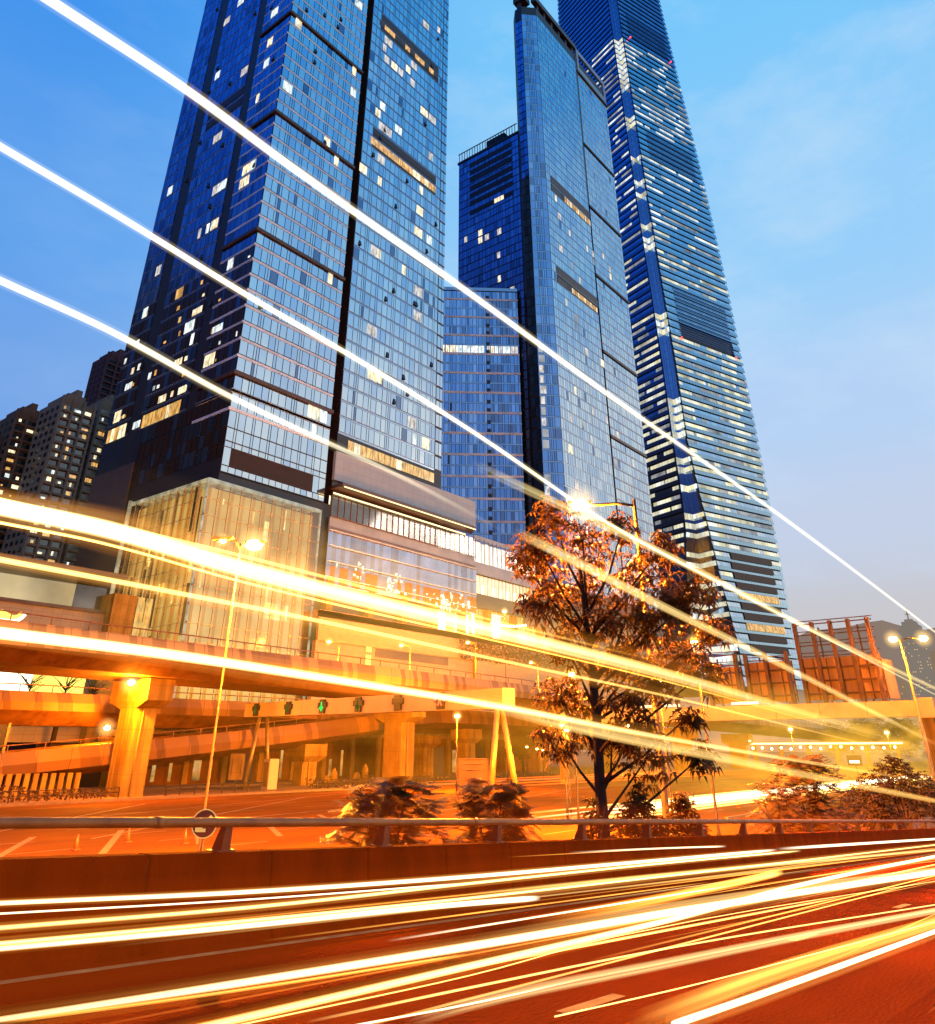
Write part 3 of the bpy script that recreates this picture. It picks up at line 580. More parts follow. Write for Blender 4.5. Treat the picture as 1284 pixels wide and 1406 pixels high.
    for i in range(30):  # small glowing panes added for lights of buildings mirrored in the glass
        Y = r.choice([r.uniform(129,140), r.uniform(145.5,162), r.uniform(169.5,178)]); zf = Z0+FL*r.choice([0,0,1,1,2,2,3,4,5,6,7]); w_ = r.uniform(.5,1.3); h_ = r.uniform(.5,1.8)
        pane((83.2,128), U_Y, N_X, Y-w_/2-128, Y+w_/2-128, zf+1.2, zf+1.2+h_, .17, 'lit_window', r.choice([M['lito'],M['litw'],M['lito'],M['litc']]), T)
    # top hung sashes standing open, as in the photograph: little dark wedges
    mb = MB()
    for i in range(70):
        k = r.randrange(0,46); z = Z0+FL*k+1.2
        if r.random() < .6:
            X = r.uniform(84.5,146); 
            if 108 < X < 114: continue
            mb.hexa([(X,127.45,z),(X+.75,127.45,z),(X+.75,127.85,z),(X,127.85,z)], [(X,127.80,z+1.5),(X+.75,127.80,z+1.5),(X+.75,127.86,z+1.5),(X,127.86,z+1.5)])
        else:
            Y = r.uniform(129,178)
            mb.hexa([(82.7,Y,z),(83.05,Y,z),(83.05,Y+.75,z),(82.7,Y+.75,z)], [(82.98,Y,z+1.5),(83.06,Y,z+1.5),(83.06,Y+.75,z+1.5),(82.98,Y+.75,z+1.5)])
    mb.build_each('open_sash', M['backing'], T)
near_tower()

# ================================================================== the second glass tower with its wing
def second_tower():
    T = thing('glass_tower', (214.5,128,0), 'slim blue glass tower with a framed roof edge and a lower dark wing', 'tower')
    body = [(214.5,128),(250,128),(250,140.6),(214,140.6),(209.5,136.6),(209.5,133)]
    mb = MB(); mb.prism(body, 20, 319); mb.box(251,280.4,128,141,20,317); mb.box(250,251,129.5,141,20,319); mb.box(240,280.4,141,174,20,240); mb.prism([(214,140.7),(214,174),(240,174),(240,140.7)][::-1], 20, 40)
    mb.build('core', M['backing'], T)
    ks = range(-6, 58)
    mb = MB()
    skip1 = lambda s, z: 3.5 < s < 36 and (211.5 < z < 219.8 or 166.5 < z < 173.2)
    facade(mb, (214.5,128), U_X, N_Y, widths(35.5,[1.5,1.3,.6,1.5]), [(Z0+FL*k+.5, Z0+FL*(k+1)) for k in ks if Z0+FL*(k+1) < 319], (4,3,3,.1), seed=21, skip=skip1)
    facade(mb, (251.2,128), U_X, N_Y, widths(29.2,[1.6,1.6,.7]), [(Z0+FL*k+.6, Z0+FL*(k+1)) for k in ks if Z0+FL*(k+1) < 308], (4,2,3,.1), seed=22)
    # the part below the groove is one wall
    mb.build('front_facade', GL, T)
    mb = MB()
    c = math.sqrt(.5)
    facade(mb, (209.5,133), (c,-c), (-c,-c), widths(7.07,[2.0,.8,.6,.7,.9,2.0]), [(Z0+FL*k+.5, Z0+FL*(k+1)) for k in ks if Z0+FL*(k+1) < 319], (1,5,0,1), seed=23)
    facade(mb, (209.5,133), U_Y, N_X, [0,1.8,3.6], [(Z0+FL*k+.5, Z0+FL*(k+1)) for k in ks if Z0+FL*(k+1) < 312], (2,5,0,2), seed=24)
    mb.build('corner_facade', HL, T)
    mb = MB()
    for k in ks:
        z = Z0+FL*k
        if z > 316: continue
        strip(mb, (214.5,128), U_X, N_Y, 0,35.5, z+.42,z+.54,.16)
        if z < 306: strip(mb, (251.2,128), U_X, N_Y, 0,29.2, z+.1,z+.66,.17)
    mb.build('floor_ledge', M['ledge'], T)
    mb = MB()
    for k in ks:
        z = Z0+FL*k
        if z < 316: strip(mb, (214.5,128), U_X, N_Y, 0,35.5, z,z+.42,.07); strip(mb, (209.5,133), (c,-c), (-c,-c), 0,7.07, z,z+.5,.07)
    mb.build('spandrel', M['sp'], T)
    mb = MB()
    for z in (75.25+FL*9*i for i in range(0,6)): strip(mb, (251.2,128), U_X, N_Y, -.4,29.4, z-.3,z+.8,.6)
    strip(mb, (251.2,128), U_X, N_Y, -.4,29.4, 308,309.2,.6)
    for z0, z1 in ((215.8,219.6),(169.8,173.2)): strip(mb, (214.5,128), U_X, N_Y, 4,36, z0,z1,.12)
    for z0, z1 in ((211.6,215.0),(166.5,169.0)): strip(mb, (214.5,128), U_X, N_Y, 4,11, z0,z1,.12)
    mb.build_each('bronze_band', M['brownmetal'], T)
    mb = MB()
    mb.box(249.6,251.1,127.85,127.95,224,319)
    mb.build('shaft', M['backing_brown'], T)
    # roof frame over the front, open under it
    mb = MB()
    mb.box(213.5,250.5,127.3,130.0,323.2,326.2)
    for X in (216,222,228.5,235,241.5,247.5): mb.box(X,X+1.2,128.2,129.8,319,323.2)
    mb.box(208.8,214.2,131,137,323.2,326.2); mb.box(209.6,210.6,133.4,135.5,319,323.2)
    mb.build('roof_frame', M['brownmetal'], T)
    mb = MB()
    for a, b, z0, z1 in ((251.2,280.5,322,325),(251.2,280.5,309.3,312.5),(251.2,253,312.5,322),(278.7,280.5,312.5,322)): mb.box(a,b,127.6,128.6,z0,z1)
    mb.build('roof_screen', M['ledge_thin'], T)
    # wing
    W = MB(); W.prism([(214.05,140.7),(240,140.7),(240,174.1),(214.05,174.1)], 40, 247); W.build('wing_core', M['backing'], T)
    zt = [247.4-3.9*i for i in range(1,48)]
    mb = MB()
    sk = lambda s, z: 3.6 < 33.5-s < 27.5 and (236.5 < z < 246 or 224.5 < z < 232.6 or 217.2 < z < 220.4) 
    facade(mb, (214.05,140.7), U_Y, N_X, widths(33.4,[1.6,1.6,.7,1.5,.8]), [(z+.35, z+3.9) for z in zt], (3,5,1,1), seed=31, skip=None)
    mb.build('wing_facade', HL, T)
    mb = MB()
    for z0, z1 in ((241.5,244.2),(237.2,240.0),(232.8,235.6),(228.0,230.8),(223.8,226.6),(219.6,222.2),(214.5,217.0)): strip(mb, (214.05,140.7), U_Y, N_X, 3.5,27, z0,z1,.22)
    mb.build_each('louvre', M['backing'], T)
    mb = MB(); mb.box(213.6,240,140.2,174.6,247.0,248.2); mb.build('wing_parapet', M['backing'], T)
    mb = MB()
    for i in range(22): mb.box(213.7,213.95,142+i*1.5,142.2+i*1.5,248.2,253)
    mb.box(213.68,213.97,141,174.2,252.7,253.1); mb.box(214,218,148,158,248.2,252.0)
    mb.build('roof_railing', M['backing'], T)
    r = random.Random(8)
    for X, z in D['MF']:
        k = math.floor((z-Z0)/FL); zf = Z0+FL*k; w_ = r.choice([1.4,1.5,2.6]); s0 = X-w_/2-214.5
        pane((214.5,128), U_X, N_Y, s0, s0+w_, zf+.7, zf+FL-.2, .18, 'lit_window', r.choice([M['litp'],M['litp'],M['litw'],M['litd']]), T)
    for Y, z in D['WL']:
        w_ = r.choice([1.3,1.6,2.2]); k = math.floor((247.4-z)/3.9)+1; zf = 247.4-3.9*k
        pane((214.05,140.7), U_Y, N_X, Y-140.7-w_/2, Y-140.7+w_/2, zf+.6, zf+3.6, .25, 'lit_window', r.choice([M['litp'],M['litw']]), T)
    pane((214.05,140.7), U_Y, N_X, 8.3, 13.4, 214.6,216.9,.3, 'lit_window', M['litw'], T, mull=3)
    for i in range(15):
        X = 227+i*1.52
        if i > 0: pane((214.5,128), U_X, N_Y, X-214.5, X-214.5+1.2, 211.8,214.8,.18, 'lit_window', M['lito'] if i%4 else M['litw'], T)
    for i in range(13):
        X = 229+i*1.6
        pane((214.5,128), U_X, N_Y, X-214.5, X-214.5+1.2, 166.7,169.0,.18, 'lit_window', M['lito'] if i%3 else M['litw'], T)
    for k in range(-1, 15):
        z = Z0+FL*k
        if r.random() < .85: pane((209.5,133), (c,-c), (-c,-c), .3, 2.0 if r.random()<.6 else 2.6, z+.8, z+FL-.3, .17, 'lit_window', M['litd'] if r.random()<.6 else M['litp'], T)
second_tower()

# ================================================================== the convex link block between the two towers
def link_block():
    T = thing('glass_block', (203,155,0), 'lower convex glass block with pale bands between the two blue glass towers', 'building')
    pts = [(172,186.5),(185.5,173.2),(194.4,164.2),(204.6,152.6),(212.8,143.2)]
    core = [(p[0]+.3,p[1]+.3) for p in pts] + [(213.9,176),(190,195)]
    mb = MB(); mb.prism(core, 20, 165.5); mb.build('core', M['backing'], T)
    mb = MB(); led = MB(); spn = MB(); dk = MB(); cr = MB()
    fl = 3.98
    zs = [164.6-fl*i for i in range(1,30)]
    rr = random.Random(3)
    for i, (a, b) in enumerate(zip(pts[:-1], pts[1:])):
        L = math.hypot(b[0]-a[0], b[1]-a[1]); u = ((b[0]-a[0])/L, (b[1]-a[1])/L); n = (u[1], -u[0])
        if n[0] > 0: n = (-n[0], -n[1])
        ztop = 160.8 if i == 0 else 165.2
        facade(mb, a, u, n, widths(L,[1.5,.6,.55,1.5,1.4,.7]), [(z+.5,z+fl) for z in zs if z+fl <= ztop+.1], (4,3,3,.3) if i<3 else (1,3,0,3), seed=40+i)
        for j, z in enumerate(zs):
            if z+fl > ztop: continue
            if j % 2 == 0: strip(led, a, u, n, -.1,L+.1, z-.1,z+.72,.26)
            else: strip(spn, a, u, n, 0,L, z,z+.55,.12)
            if i == 3: strip(dk, a, u, n, .05,1.3, z+.8 if j%2==0 else z,z+(2.1 if j%2==0 else 1.4),.3)
    mb.build('glass_wall', HL, T); led.build_each('floor_ledge', M['ledge'], T); spn.build_each('spandrel', M['sp'], T); dk.build_each('recess', M['backing_brown'], T)
    z = 138.0
    zf = max(q for q in zs if q <= z)
    for i, (a, b) in enumerate(zip(pts[:-1], pts[1:])):
        L = math.hypot(b[0]-a[0], b[1]-a[1]); u = ((b[0]-a[0])/L, (b[1]-a[1])/L); n = (-abs(u[1]), -abs(u[0]))
        x = .2
        while x < L-1.2:
            w_ = rr.choice([1.3,2.2,2.8])
            pane(a, u, n, x, min(x+w_, L-.2), zf+.8, zf+fl-.2, .22, 'lit_window', rr.choice([M['litw'],M['litw'],M['litp'],M['litc']]), T, mull=2)
            x += w_+.2
    mb = MB(); mb.prism([(q[0]+.1,q[1]+.1) for q in pts[1:]] + [(214,150)], 165.2, 166.6); mb.build('roof_edge', M['sp'], T)
link_block()
# ================================================================== the tallest tower
def interp(tab, z):
    if z <= tab[0][0]: return tab[0][1]
    for (a, x), (b, y) in zip(tab[:-1], tab[1:]):
        if z <= b: return x+(y-x)*(z-a)/(b-a)
    return tab[-1][1]
def tall_tower():
    T = thing('skyscraper', (320.7,126.3,0), 'tallest skyscraper, tapering, with shingled glass floors and a lit notch down its corner', 'skyscraper')
    P = V((320.7,126.3,0)); az = math.radians(-18.7)
    e1 = V((math.cos(az), math.sin(az), 0)); e2 = V((-e1.y, e1.x, 0)); n1 = -e2; n2 = -e1
    S1 = [(45,53.9),(93,54.2),(145,54.2),(230,52.3),(305,48.3),(392,41),(456,36),(520,31)]
    S0 = [(45,15.2),(69,10.6),(92,7.2),(109,4.4),(130,1.6),(171,1.0),(266,-2.7),(385,-5.3),(456,-7),(520,-8)]
    NN = [(45,13),(69,10),(92,6.6),(109,5.2),(130,4.3),(520,3.6)]
    T1 = [(45,64),(145,63),(305,58),(456,50),(520,46)]
    def pt(a, b, z, p=0, n=None):
        q = P + e1*a + e2*b
        if n is not None: q = q + n*p
        return (q.x, q.y, z)
    FH = 4.2; zs = [28+FH*i for i in range(0,118)]
    r = random.Random(17)
    glassb = MB(); coreb = MB(); lou = [MB(), MB(), MB()]; brown = MB(); notch = MB(); nlit = MB(); red = MB(); led = MB()
    strips = []
    def lam(f): return [(f(z), z) for z in zs]
    for i, z in enumerate(zs):
        z1 = z+FH
        s0, s1, n, t1 = interp(S0,z), interp(S1,z), interp(NN,z), interp(T1,z)
        s0b, s1b, nb, t1b = interp(S0,z1), interp(S1,z1), interp(NN,z1), interp(T1,z1)
        a = s0-n; ab = s0b-nb
        lo = [pt(s0+.4,.4,z), pt(s1-.3,.4,z), pt(s1-.3,t1,z), pt(a+.4,t1,z), pt(a+.4,n,z), pt(s0+.4,n,z)]
        hi = [pt(s0b+.4,.4,z1), pt(s1b-.3,.4,z1), pt(s1b-.3,t1b,z1), pt(ab+.4,t1b,z1), pt(ab+.4,nb,z1), pt(s0b+.4,nb,z1)]
        b0 = len(coreb.v); coreb.v += lo+hi
        for k in range(6):
            j = (k+1) % 6; coreb.f.append((b0+k,b0+j,b0+6+j,b0+6+k)); coreb.m.append(0); coreb.sm.append(False)
        top = z > 392
        # -- the two faces
        for face in (0, 1):
            if face == 0:
                A0, A1, B0, B1, nn = s0, s1, s0b, s1b, n1
                f = lambda s, zz, p: pt(s, 0, zz, p, n1)
            else:
                A0, A1, B0, B1, nn = n, t1, nb, t1b, n2
                f = lambda s, zz, p, a_=a, ab_=ab, z_=z: pt(a_+(ab_-a_)*(zz-z_)/FH, s, zz, p, n2)
            mech = face == 0 and (184 < z < 214 or 300 < z < 320 or 396 < z < 416)
            k = int((A1-A0)/1.9)
            for q in range(k):
                g = .05
                c0, c1 = q/k, (q+1)/k
                for (za, zb, pa, pb, mi) in ((z+.0, z+1.75, .62, .46, 3), (z+1.8, z+FH-.6, .45, .22, None)):
                    ta, tb = (za-z)/FH, (zb-z)/FH
                    xa0 = (A0+(B0-A0)*ta) + ((A1-A0)+(B1-B0-A1+A0)*ta)*c0 + g; xa1 = (A0+(B0-A0)*ta)+((A1-A0)+(B1-B0-A1+A0)*ta)*c1 - g
                    xb0 = (A0+(B0-A0)*tb) + ((A1-A0)+(B1-B0-A1+A0)*tb)*c0 + g; xb1 = (A0+(B0-A0)*tb)+((A1-A0)+(B1-B0-A1+A0)*tb)*c1 - g
                    m = (r.choices((0,1,2), (4,4,1))[0] if mi is None else mi) 
                    if face == 1 or top: m += 4
                    if mech and .14 < c0 < .88 and 186 < z < 192: continue
                    pts = [f(xa0,za,pa), f(xa1,za,pa), f(xb1,zb,pb), f(xb0,zb,pb)]
                    if face == 1: pts = pts[::-1]
                    glassb.face(pts, m)
            if mech:
                for h in (.9, 2.3, 3.6):
                    x0 = A0+(A1-A0)*.14; x1 = A0+(A1-A0)*.88
                    pts = [f(x0,z+h,.86), f(x1,z+h,.86), f(x1,z+h+.5,.80), f(x0,z+h+.5,.80)]
                    lou[0 if z < 250 else 1 if z < 350 else 2].face(pts, 0)
            # -- lit office strips
            if not top and not mech and z > 78:
                den = 1.25 if z < 200 else (.75 if z < 300 else .75)
                if 320 < z < 392: den = .8
                if face == 1: den += .05
                x = A0+.5
                while x < A1-3:
                    L = r.choice([3.8,5.7,7.6,11.4,15.2,19])
                    if r.random() < den*.62:
                        L = min(L, A1-.4-x); strips.append((face, i, x, x+L, f, z, r.random()))
                    x += L*.8 + r.choice([.4,1.9,1.9,3.8,5.7])
            if not top and z > 60 and face == 0 and r.random() < .55 and not mech:
                strips.append((face, i, A0+.3, A0+r.choice([2.5,5,8]), f, z, .2))
        # -- bottom bronze bands
        if 40 < z < 80:
            f = lambda s, zz, p: pt(s, 0, zz, p, n1)
            x0 = s0+(s1-s0)*(.20 if z < 75 else .22); x1 = s0+(s1-s0)*.84
            brown.face([f(x0,z+1.2,.85), f(x1,z+1.2,.85), f(x1,z+4.1,.6), f(x0,z+4.1,.6)], 1 if i in (5,8) else 0)
        # -- the notch: its two inner walls
        lit_n = (r.random() < .7 and z < 150) or 352 < z < 392 or (r.random() < .16 and z < 392)
        hh = [z+.9, z+FH-.5] if (lit_n and z < 392) else [z+.15, z+FH-.15]
        notch.face([pt(a,n,z,.05,n1), pt(s0,n,z,.05,n1), pt(s0b,nb,z1,.05,n1), pt(ab,nb,z1,.05,n1)], 0); notch.face([pt(s0,n,z,.05,n2), pt(s0,0,z,.05,n2), pt(s0b,0,z1,.05,n2), pt(s0b,nb,z1,.05,n2)], 0)
        for w_ in (0, 1):
            kk = 3
            for q in range(kk):
                if w_ == 0: c0 = [pt(a+(n)*q/kk+.1, n, hh[0], .12, n1), pt(a+n*(q+1)/kk-.1, n, hh[0], .12, n1), pt(ab+nb*(q+1)/kk-.1, nb, hh[1], .12, n1), pt(ab+nb*q/kk+.1, nb, hh[1], .12, n1)]
                else: c0 = [pt(s0, n*(1-q/kk)-.1, hh[0], .12, n2), pt(s0, n*(1-(q+1)/kk)+.1, hh[0], .12, n2), pt(s0b, nb*(1-(q+1)/kk)+.1, hh[1], .12, n2), pt(s0b, nb*(1-q/kk)+.1, hh[1], .12, n2)]
                (nlit if lit_n else notch).face(c0, (1 if r.random() < .75 else 2) if lit_n else 0)
        if i % 1 == 0:
            pass
    for zb in (187.5, 397):
        for s in (.13, .89):
            s0, s1 = interp(S0,zb), interp(S1,zb); c = pt(s0+(s1-s0)*s, 0, zb-1, 1.1, n1); red.ball(c, .5, 0, 8)
    coreb.build('core', M['backing'], T)
    K = glass('tower_spandrel_teal', (.40,.58,.70), rough=.2, diff=(.03,.06,.08), k=.75); K2 = glass('tower_spandrel_deep', (.20,.30,.52), rough=.2, diff=(.02,.03,.08), k=.75)
    glassb.build('glass_floors', [M['g1'],M['g2'],M['g3'],K,M['h1'],M['h2'],M['h1'],K2], T)
    lm = glass('plant_louvre', (.12,.18,.34), rough=.3, diff=(.012,.02,.035), k=.6)
    for l_ in lou: l_.build('louvre', lm, T)
    brown.build('bronze_band', [M['rust'],M['lito']], T)
    notch.build('corner_notch', [M['h3'],M['lity'],M['litc']], T); nlit.build('lit_corner_window', [M['h2'],M['lity'],M['litc']], T)['kind'] = 'stuff'; red.build('aircraft_light', M['redlamp'], T)
    def one(mb, s):
        face, i, x0, x1, f, z, _ = s
        k = max(1, round((x1-x0)/1.9))
        for q in range(k):
            a, b = x0+(x1-x0)*q/k+.07, x0+(x1-x0)*(q+1)/k-.07
            pts = [f(a,z+1.85,.56), f(b,z+1.85,.56), f(b,z+FH-.65,.34), f(a,z+FH-.65,.34)]
            if face == 1: pts = pts[::-1]
            mb.face(pts, 0)
    strips.sort(key=lambda s: -(s[3]-s[2])*(1.6 if s[5] < 170 else 1))
    for s in strips[:96]:
        mb = MB(); one(mb, s); mb.build('lit_window', (M['litu'] if s[5] > 250 else M['lity']) if s[6] < .8 else M['litd'], T)
    mb = MB(); md = MB(); mu_ = MB()
    for s in strips[96:]: one(md if s[6] > .66 else (mu_ if s[5] > 250 else mb), s)
    o = mu_.build('lit_window', M['litu'], T); o['kind'] = 'stuff'
    o = mb.build('lit_window', M['lity'], T); o['kind'] = 'stuff'
    o = md.build('lit_window', M['litd'], T); o['kind'] = 'stuff'
tall_tower()

# ================================================================== apartment blocks at the left edge
def apartment(X0, X1, Y, depth, top, label, body, seed, lit_p=.3, steps=(0,0), gap=None, cols=None):
    T = thing('apartment_block', ((X0+X1)/2, Y, 0), label, 'apartments', 'apartment blocks at the left edge')
    r = random.Random(seed)
    mb = MB(); W = X1-X0
    mb.box(X0,X1,Y,Y+depth,0,top)
    mb.box(X0+W*.15,X0+W*.7,Y+1,Y+depth-1,top,top+3.2); mb.box(X0+W*.42,X0+W*.6,Y+2,Y+depth-2,top+3.2,top+6)
    mb.build('wall', body, T)
    cols = cols or max(2, int(W/5.2)); cw = W/cols
    fins = MB(); side = MB(); win = MB(); bal = MB(); n = 0
    for c in range(cols+1):
        x = X0+cw*c; fins.box(x-.35,x+.35,Y-1.0,Y,30,top+1.2)
    fl = int((top-34)/3.1)
    lits = []
    for k in range(fl):
        z = top-1.4-3.1*(k+1)
        for c in range(cols):
            x = X0+cw*c+.5
            win.face([(x,Y-.06,z+.6),(x+cw-1,Y-.06,z+.6),(x+cw-1,Y-.06,z+2.3),(x,Y-.06,z+2.3)])
            bal.box(x-.1,x+cw-.9,Y-.9,Y-.1,z-.35,z+.45)
            if r.random() < lit_p: 
                w_ = r.choice([.7,1.0,1.6,2.4]); xx = x+r.uniform(0,max(.01,cw-1-w_)); z_ = z+r.choice([.6,.75,1.0]); lits.append((xx, xx+w_, z_, z_+r.choice([.7,1.1,1.5]), 0))
        for yy in range(int(depth/4)):
            y = Y+1.5+yy*4
            side.face([(X0-.06,y+2.2,z+.6),(X0-.06,y,z+.6),(X0-.06,y,z+2.2),(X0-.06,y+2.2,z+2.2)])
    fins.build_each('rib', body, T); bal.build_each('balcony', body, T); win.build_each('window', M['winblack'], T); o = side.build('side_window', M['winblack'], T); o['kind'] = 'stuff'
    for a, b, z0, z1, _ in lits[:95]:
        mb = MB(); mb.face([(a,Y-.16,z0),(b,Y-.16,z0),(b,Y-.16,z1),(a,Y-.16,z1)])
        mb.build('lit_window', r.choice([M['litw'],M['lito'],M['lito'],M['litw'],M['lito'],M['litc']]), T)
apartment(111.2,123.5,280,18,121.5,'pale apartment block with stacked balconies, tallest of the pale ones left of the tower', M['render_pale'], 1, .55, cols=3)
apartment(127.2,137,284,16,126,'narrow pale apartment block half hidden by the glass tower edge', M['render_pale'], 2, .5, cols=2)
apartment(104.2,116.5,300,16,119,'brown apartment block with a roof frame, left of the pale balcony block', M['render_brown'], 3, .45, cols=3)
apartment(92.5,103.4,306,16,109,'dark apartment block cut by the left edge of the view', M['render_dark'], 4, .4, cols=2)
apartment(145.6,160,330,14,170,'maroon slab tower rising behind the pale apartment blocks', M['render_red'], 5, .0, cols=3)

# ================================================================== far shore: hills and towers
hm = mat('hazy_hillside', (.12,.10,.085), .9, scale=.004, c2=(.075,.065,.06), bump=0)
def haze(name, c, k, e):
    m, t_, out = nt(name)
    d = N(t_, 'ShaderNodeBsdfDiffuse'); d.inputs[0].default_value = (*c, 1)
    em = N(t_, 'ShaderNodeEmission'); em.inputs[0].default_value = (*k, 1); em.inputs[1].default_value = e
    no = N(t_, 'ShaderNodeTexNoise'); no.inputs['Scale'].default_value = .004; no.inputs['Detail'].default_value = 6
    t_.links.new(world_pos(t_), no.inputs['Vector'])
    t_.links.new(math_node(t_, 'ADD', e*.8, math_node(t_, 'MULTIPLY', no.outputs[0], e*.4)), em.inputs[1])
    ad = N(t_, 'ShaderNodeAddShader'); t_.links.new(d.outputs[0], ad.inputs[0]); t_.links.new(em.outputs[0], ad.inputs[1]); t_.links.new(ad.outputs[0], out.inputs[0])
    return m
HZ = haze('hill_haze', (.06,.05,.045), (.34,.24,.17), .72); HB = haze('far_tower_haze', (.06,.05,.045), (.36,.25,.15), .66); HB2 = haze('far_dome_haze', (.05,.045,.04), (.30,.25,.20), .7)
mb = MB(); r = random.Random(2)
prof = []
for i in range(60):
    y = 2200-i*60
    base = 372 if y < 1000 else 372-(y-1000)*.22
    prof.append((y, max(60, base+18*math.sin(i*.55)+10*math.sin(i*1.7)+r.uniform(-5,5) - max(0,(0-y))*.06)))
for (ya, za), (yb, zb) in zip(prof[:-1], prof[1:]):
    mb.face([(2600,ya,-5),(2600,yb,-5),(2820,yb,zb*.62),(2820,ya,za*.62)], 0, True); mb.face([(2820,ya,za*.62),(2820,yb,zb*.62),(3000,yb,zb),(3000,ya,za)], 0, True)
    mb.face([(3000,ya,za),(3000,yb,zb),(3400,yb,-5),(3400,ya,-5)], 0, True)
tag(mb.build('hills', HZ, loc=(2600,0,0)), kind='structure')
flit = emit('far_window_lights', (1,.66,.28), .85)
def far_tower(X, Y, w_, h, label, seed, dome=False, name='distant_tower'):
    T = thing(name, (X, Y, 0), label, 'tower', 'towers across the water')
    r = random.Random(seed); mb = MB()
    if dome:
        mb.box(X,X+w_,Y-w_/2,Y+w_/2,0,h*.80)
        for i, (f0, zz0, zz1) in enumerate(((.94,.80,.86),(.84,.86,.90),(.70,.90,.935),(.50,.935,.965),(.28,.965,.985))): mb.box(X+w_*(1-f0)/2,X+w_*(1+f0)/2,Y-w_*f0/2,Y+w_*f0/2,h*zz0,h*zz1)
        mb.tube([(X+w_/2,Y,h*.985),(X+w_/2,Y,h*1.07)], 1.6, 6)
        mb.box(X+w_/2-3,X+w_/2+3,Y-5,Y+5,h*1.025,h*1.03)
    else:
        mb.box(X,X+w_,Y-w_/2,Y+w_/2,0,h); mb.box(X+w_*.2,X+w_*.6,Y-w_*.3,Y+w_*.3,h,h*1.03)
        for i in range(5): mb.box(X-1.2,X,Y-w_/2+w_*i/5+1,Y-w_/2+w_*i/5+3,0,h*.98)
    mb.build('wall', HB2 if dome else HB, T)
    lw = MB()
    for k in range(int(h/7)):
        for j in range(int(w_/5)):
            if r.random() < .2:
                y = Y-w_/2+2+j*5; z = 8+k*7
                if z > h*.8: continue
                lw.face([(X-1.5,y+r.uniform(1.2,3.5),z),(X-1.5,y,z),(X-1.5,y,z+2.2),(X-1.5,y+2.0,z+2.2)])
    lw.build_each('lit_window', flit, T) if label.startswith('domed') and 0 else tag(lw.build('lit_window', flit, T), kind='stuff')
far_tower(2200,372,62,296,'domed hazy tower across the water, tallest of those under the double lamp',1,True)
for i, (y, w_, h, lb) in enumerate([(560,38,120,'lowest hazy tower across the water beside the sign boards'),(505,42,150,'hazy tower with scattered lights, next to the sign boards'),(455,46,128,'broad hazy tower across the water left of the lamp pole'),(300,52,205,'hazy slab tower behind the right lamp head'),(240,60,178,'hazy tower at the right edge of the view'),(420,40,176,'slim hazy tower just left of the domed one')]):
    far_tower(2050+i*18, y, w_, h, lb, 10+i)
T = thing('rooftop_sign', (420,100,0), 'bright white rooftop sign box on a low dark building below the far towers', 'sign')
mb = MB(); mb.box(1200,1225,226,250,0,62); mb.build('building_wall', HB, T)
mb = MB(); mb.box(1199,1200,228,249,54,60); mb.build('light_box', M['white_light'], T)
mb = MB(); 
for k in range(5): mb.box(1199,1200,230,247,24+k*5.5,26.5+k*5.5)
mb.build('lit_floors', flit, T)
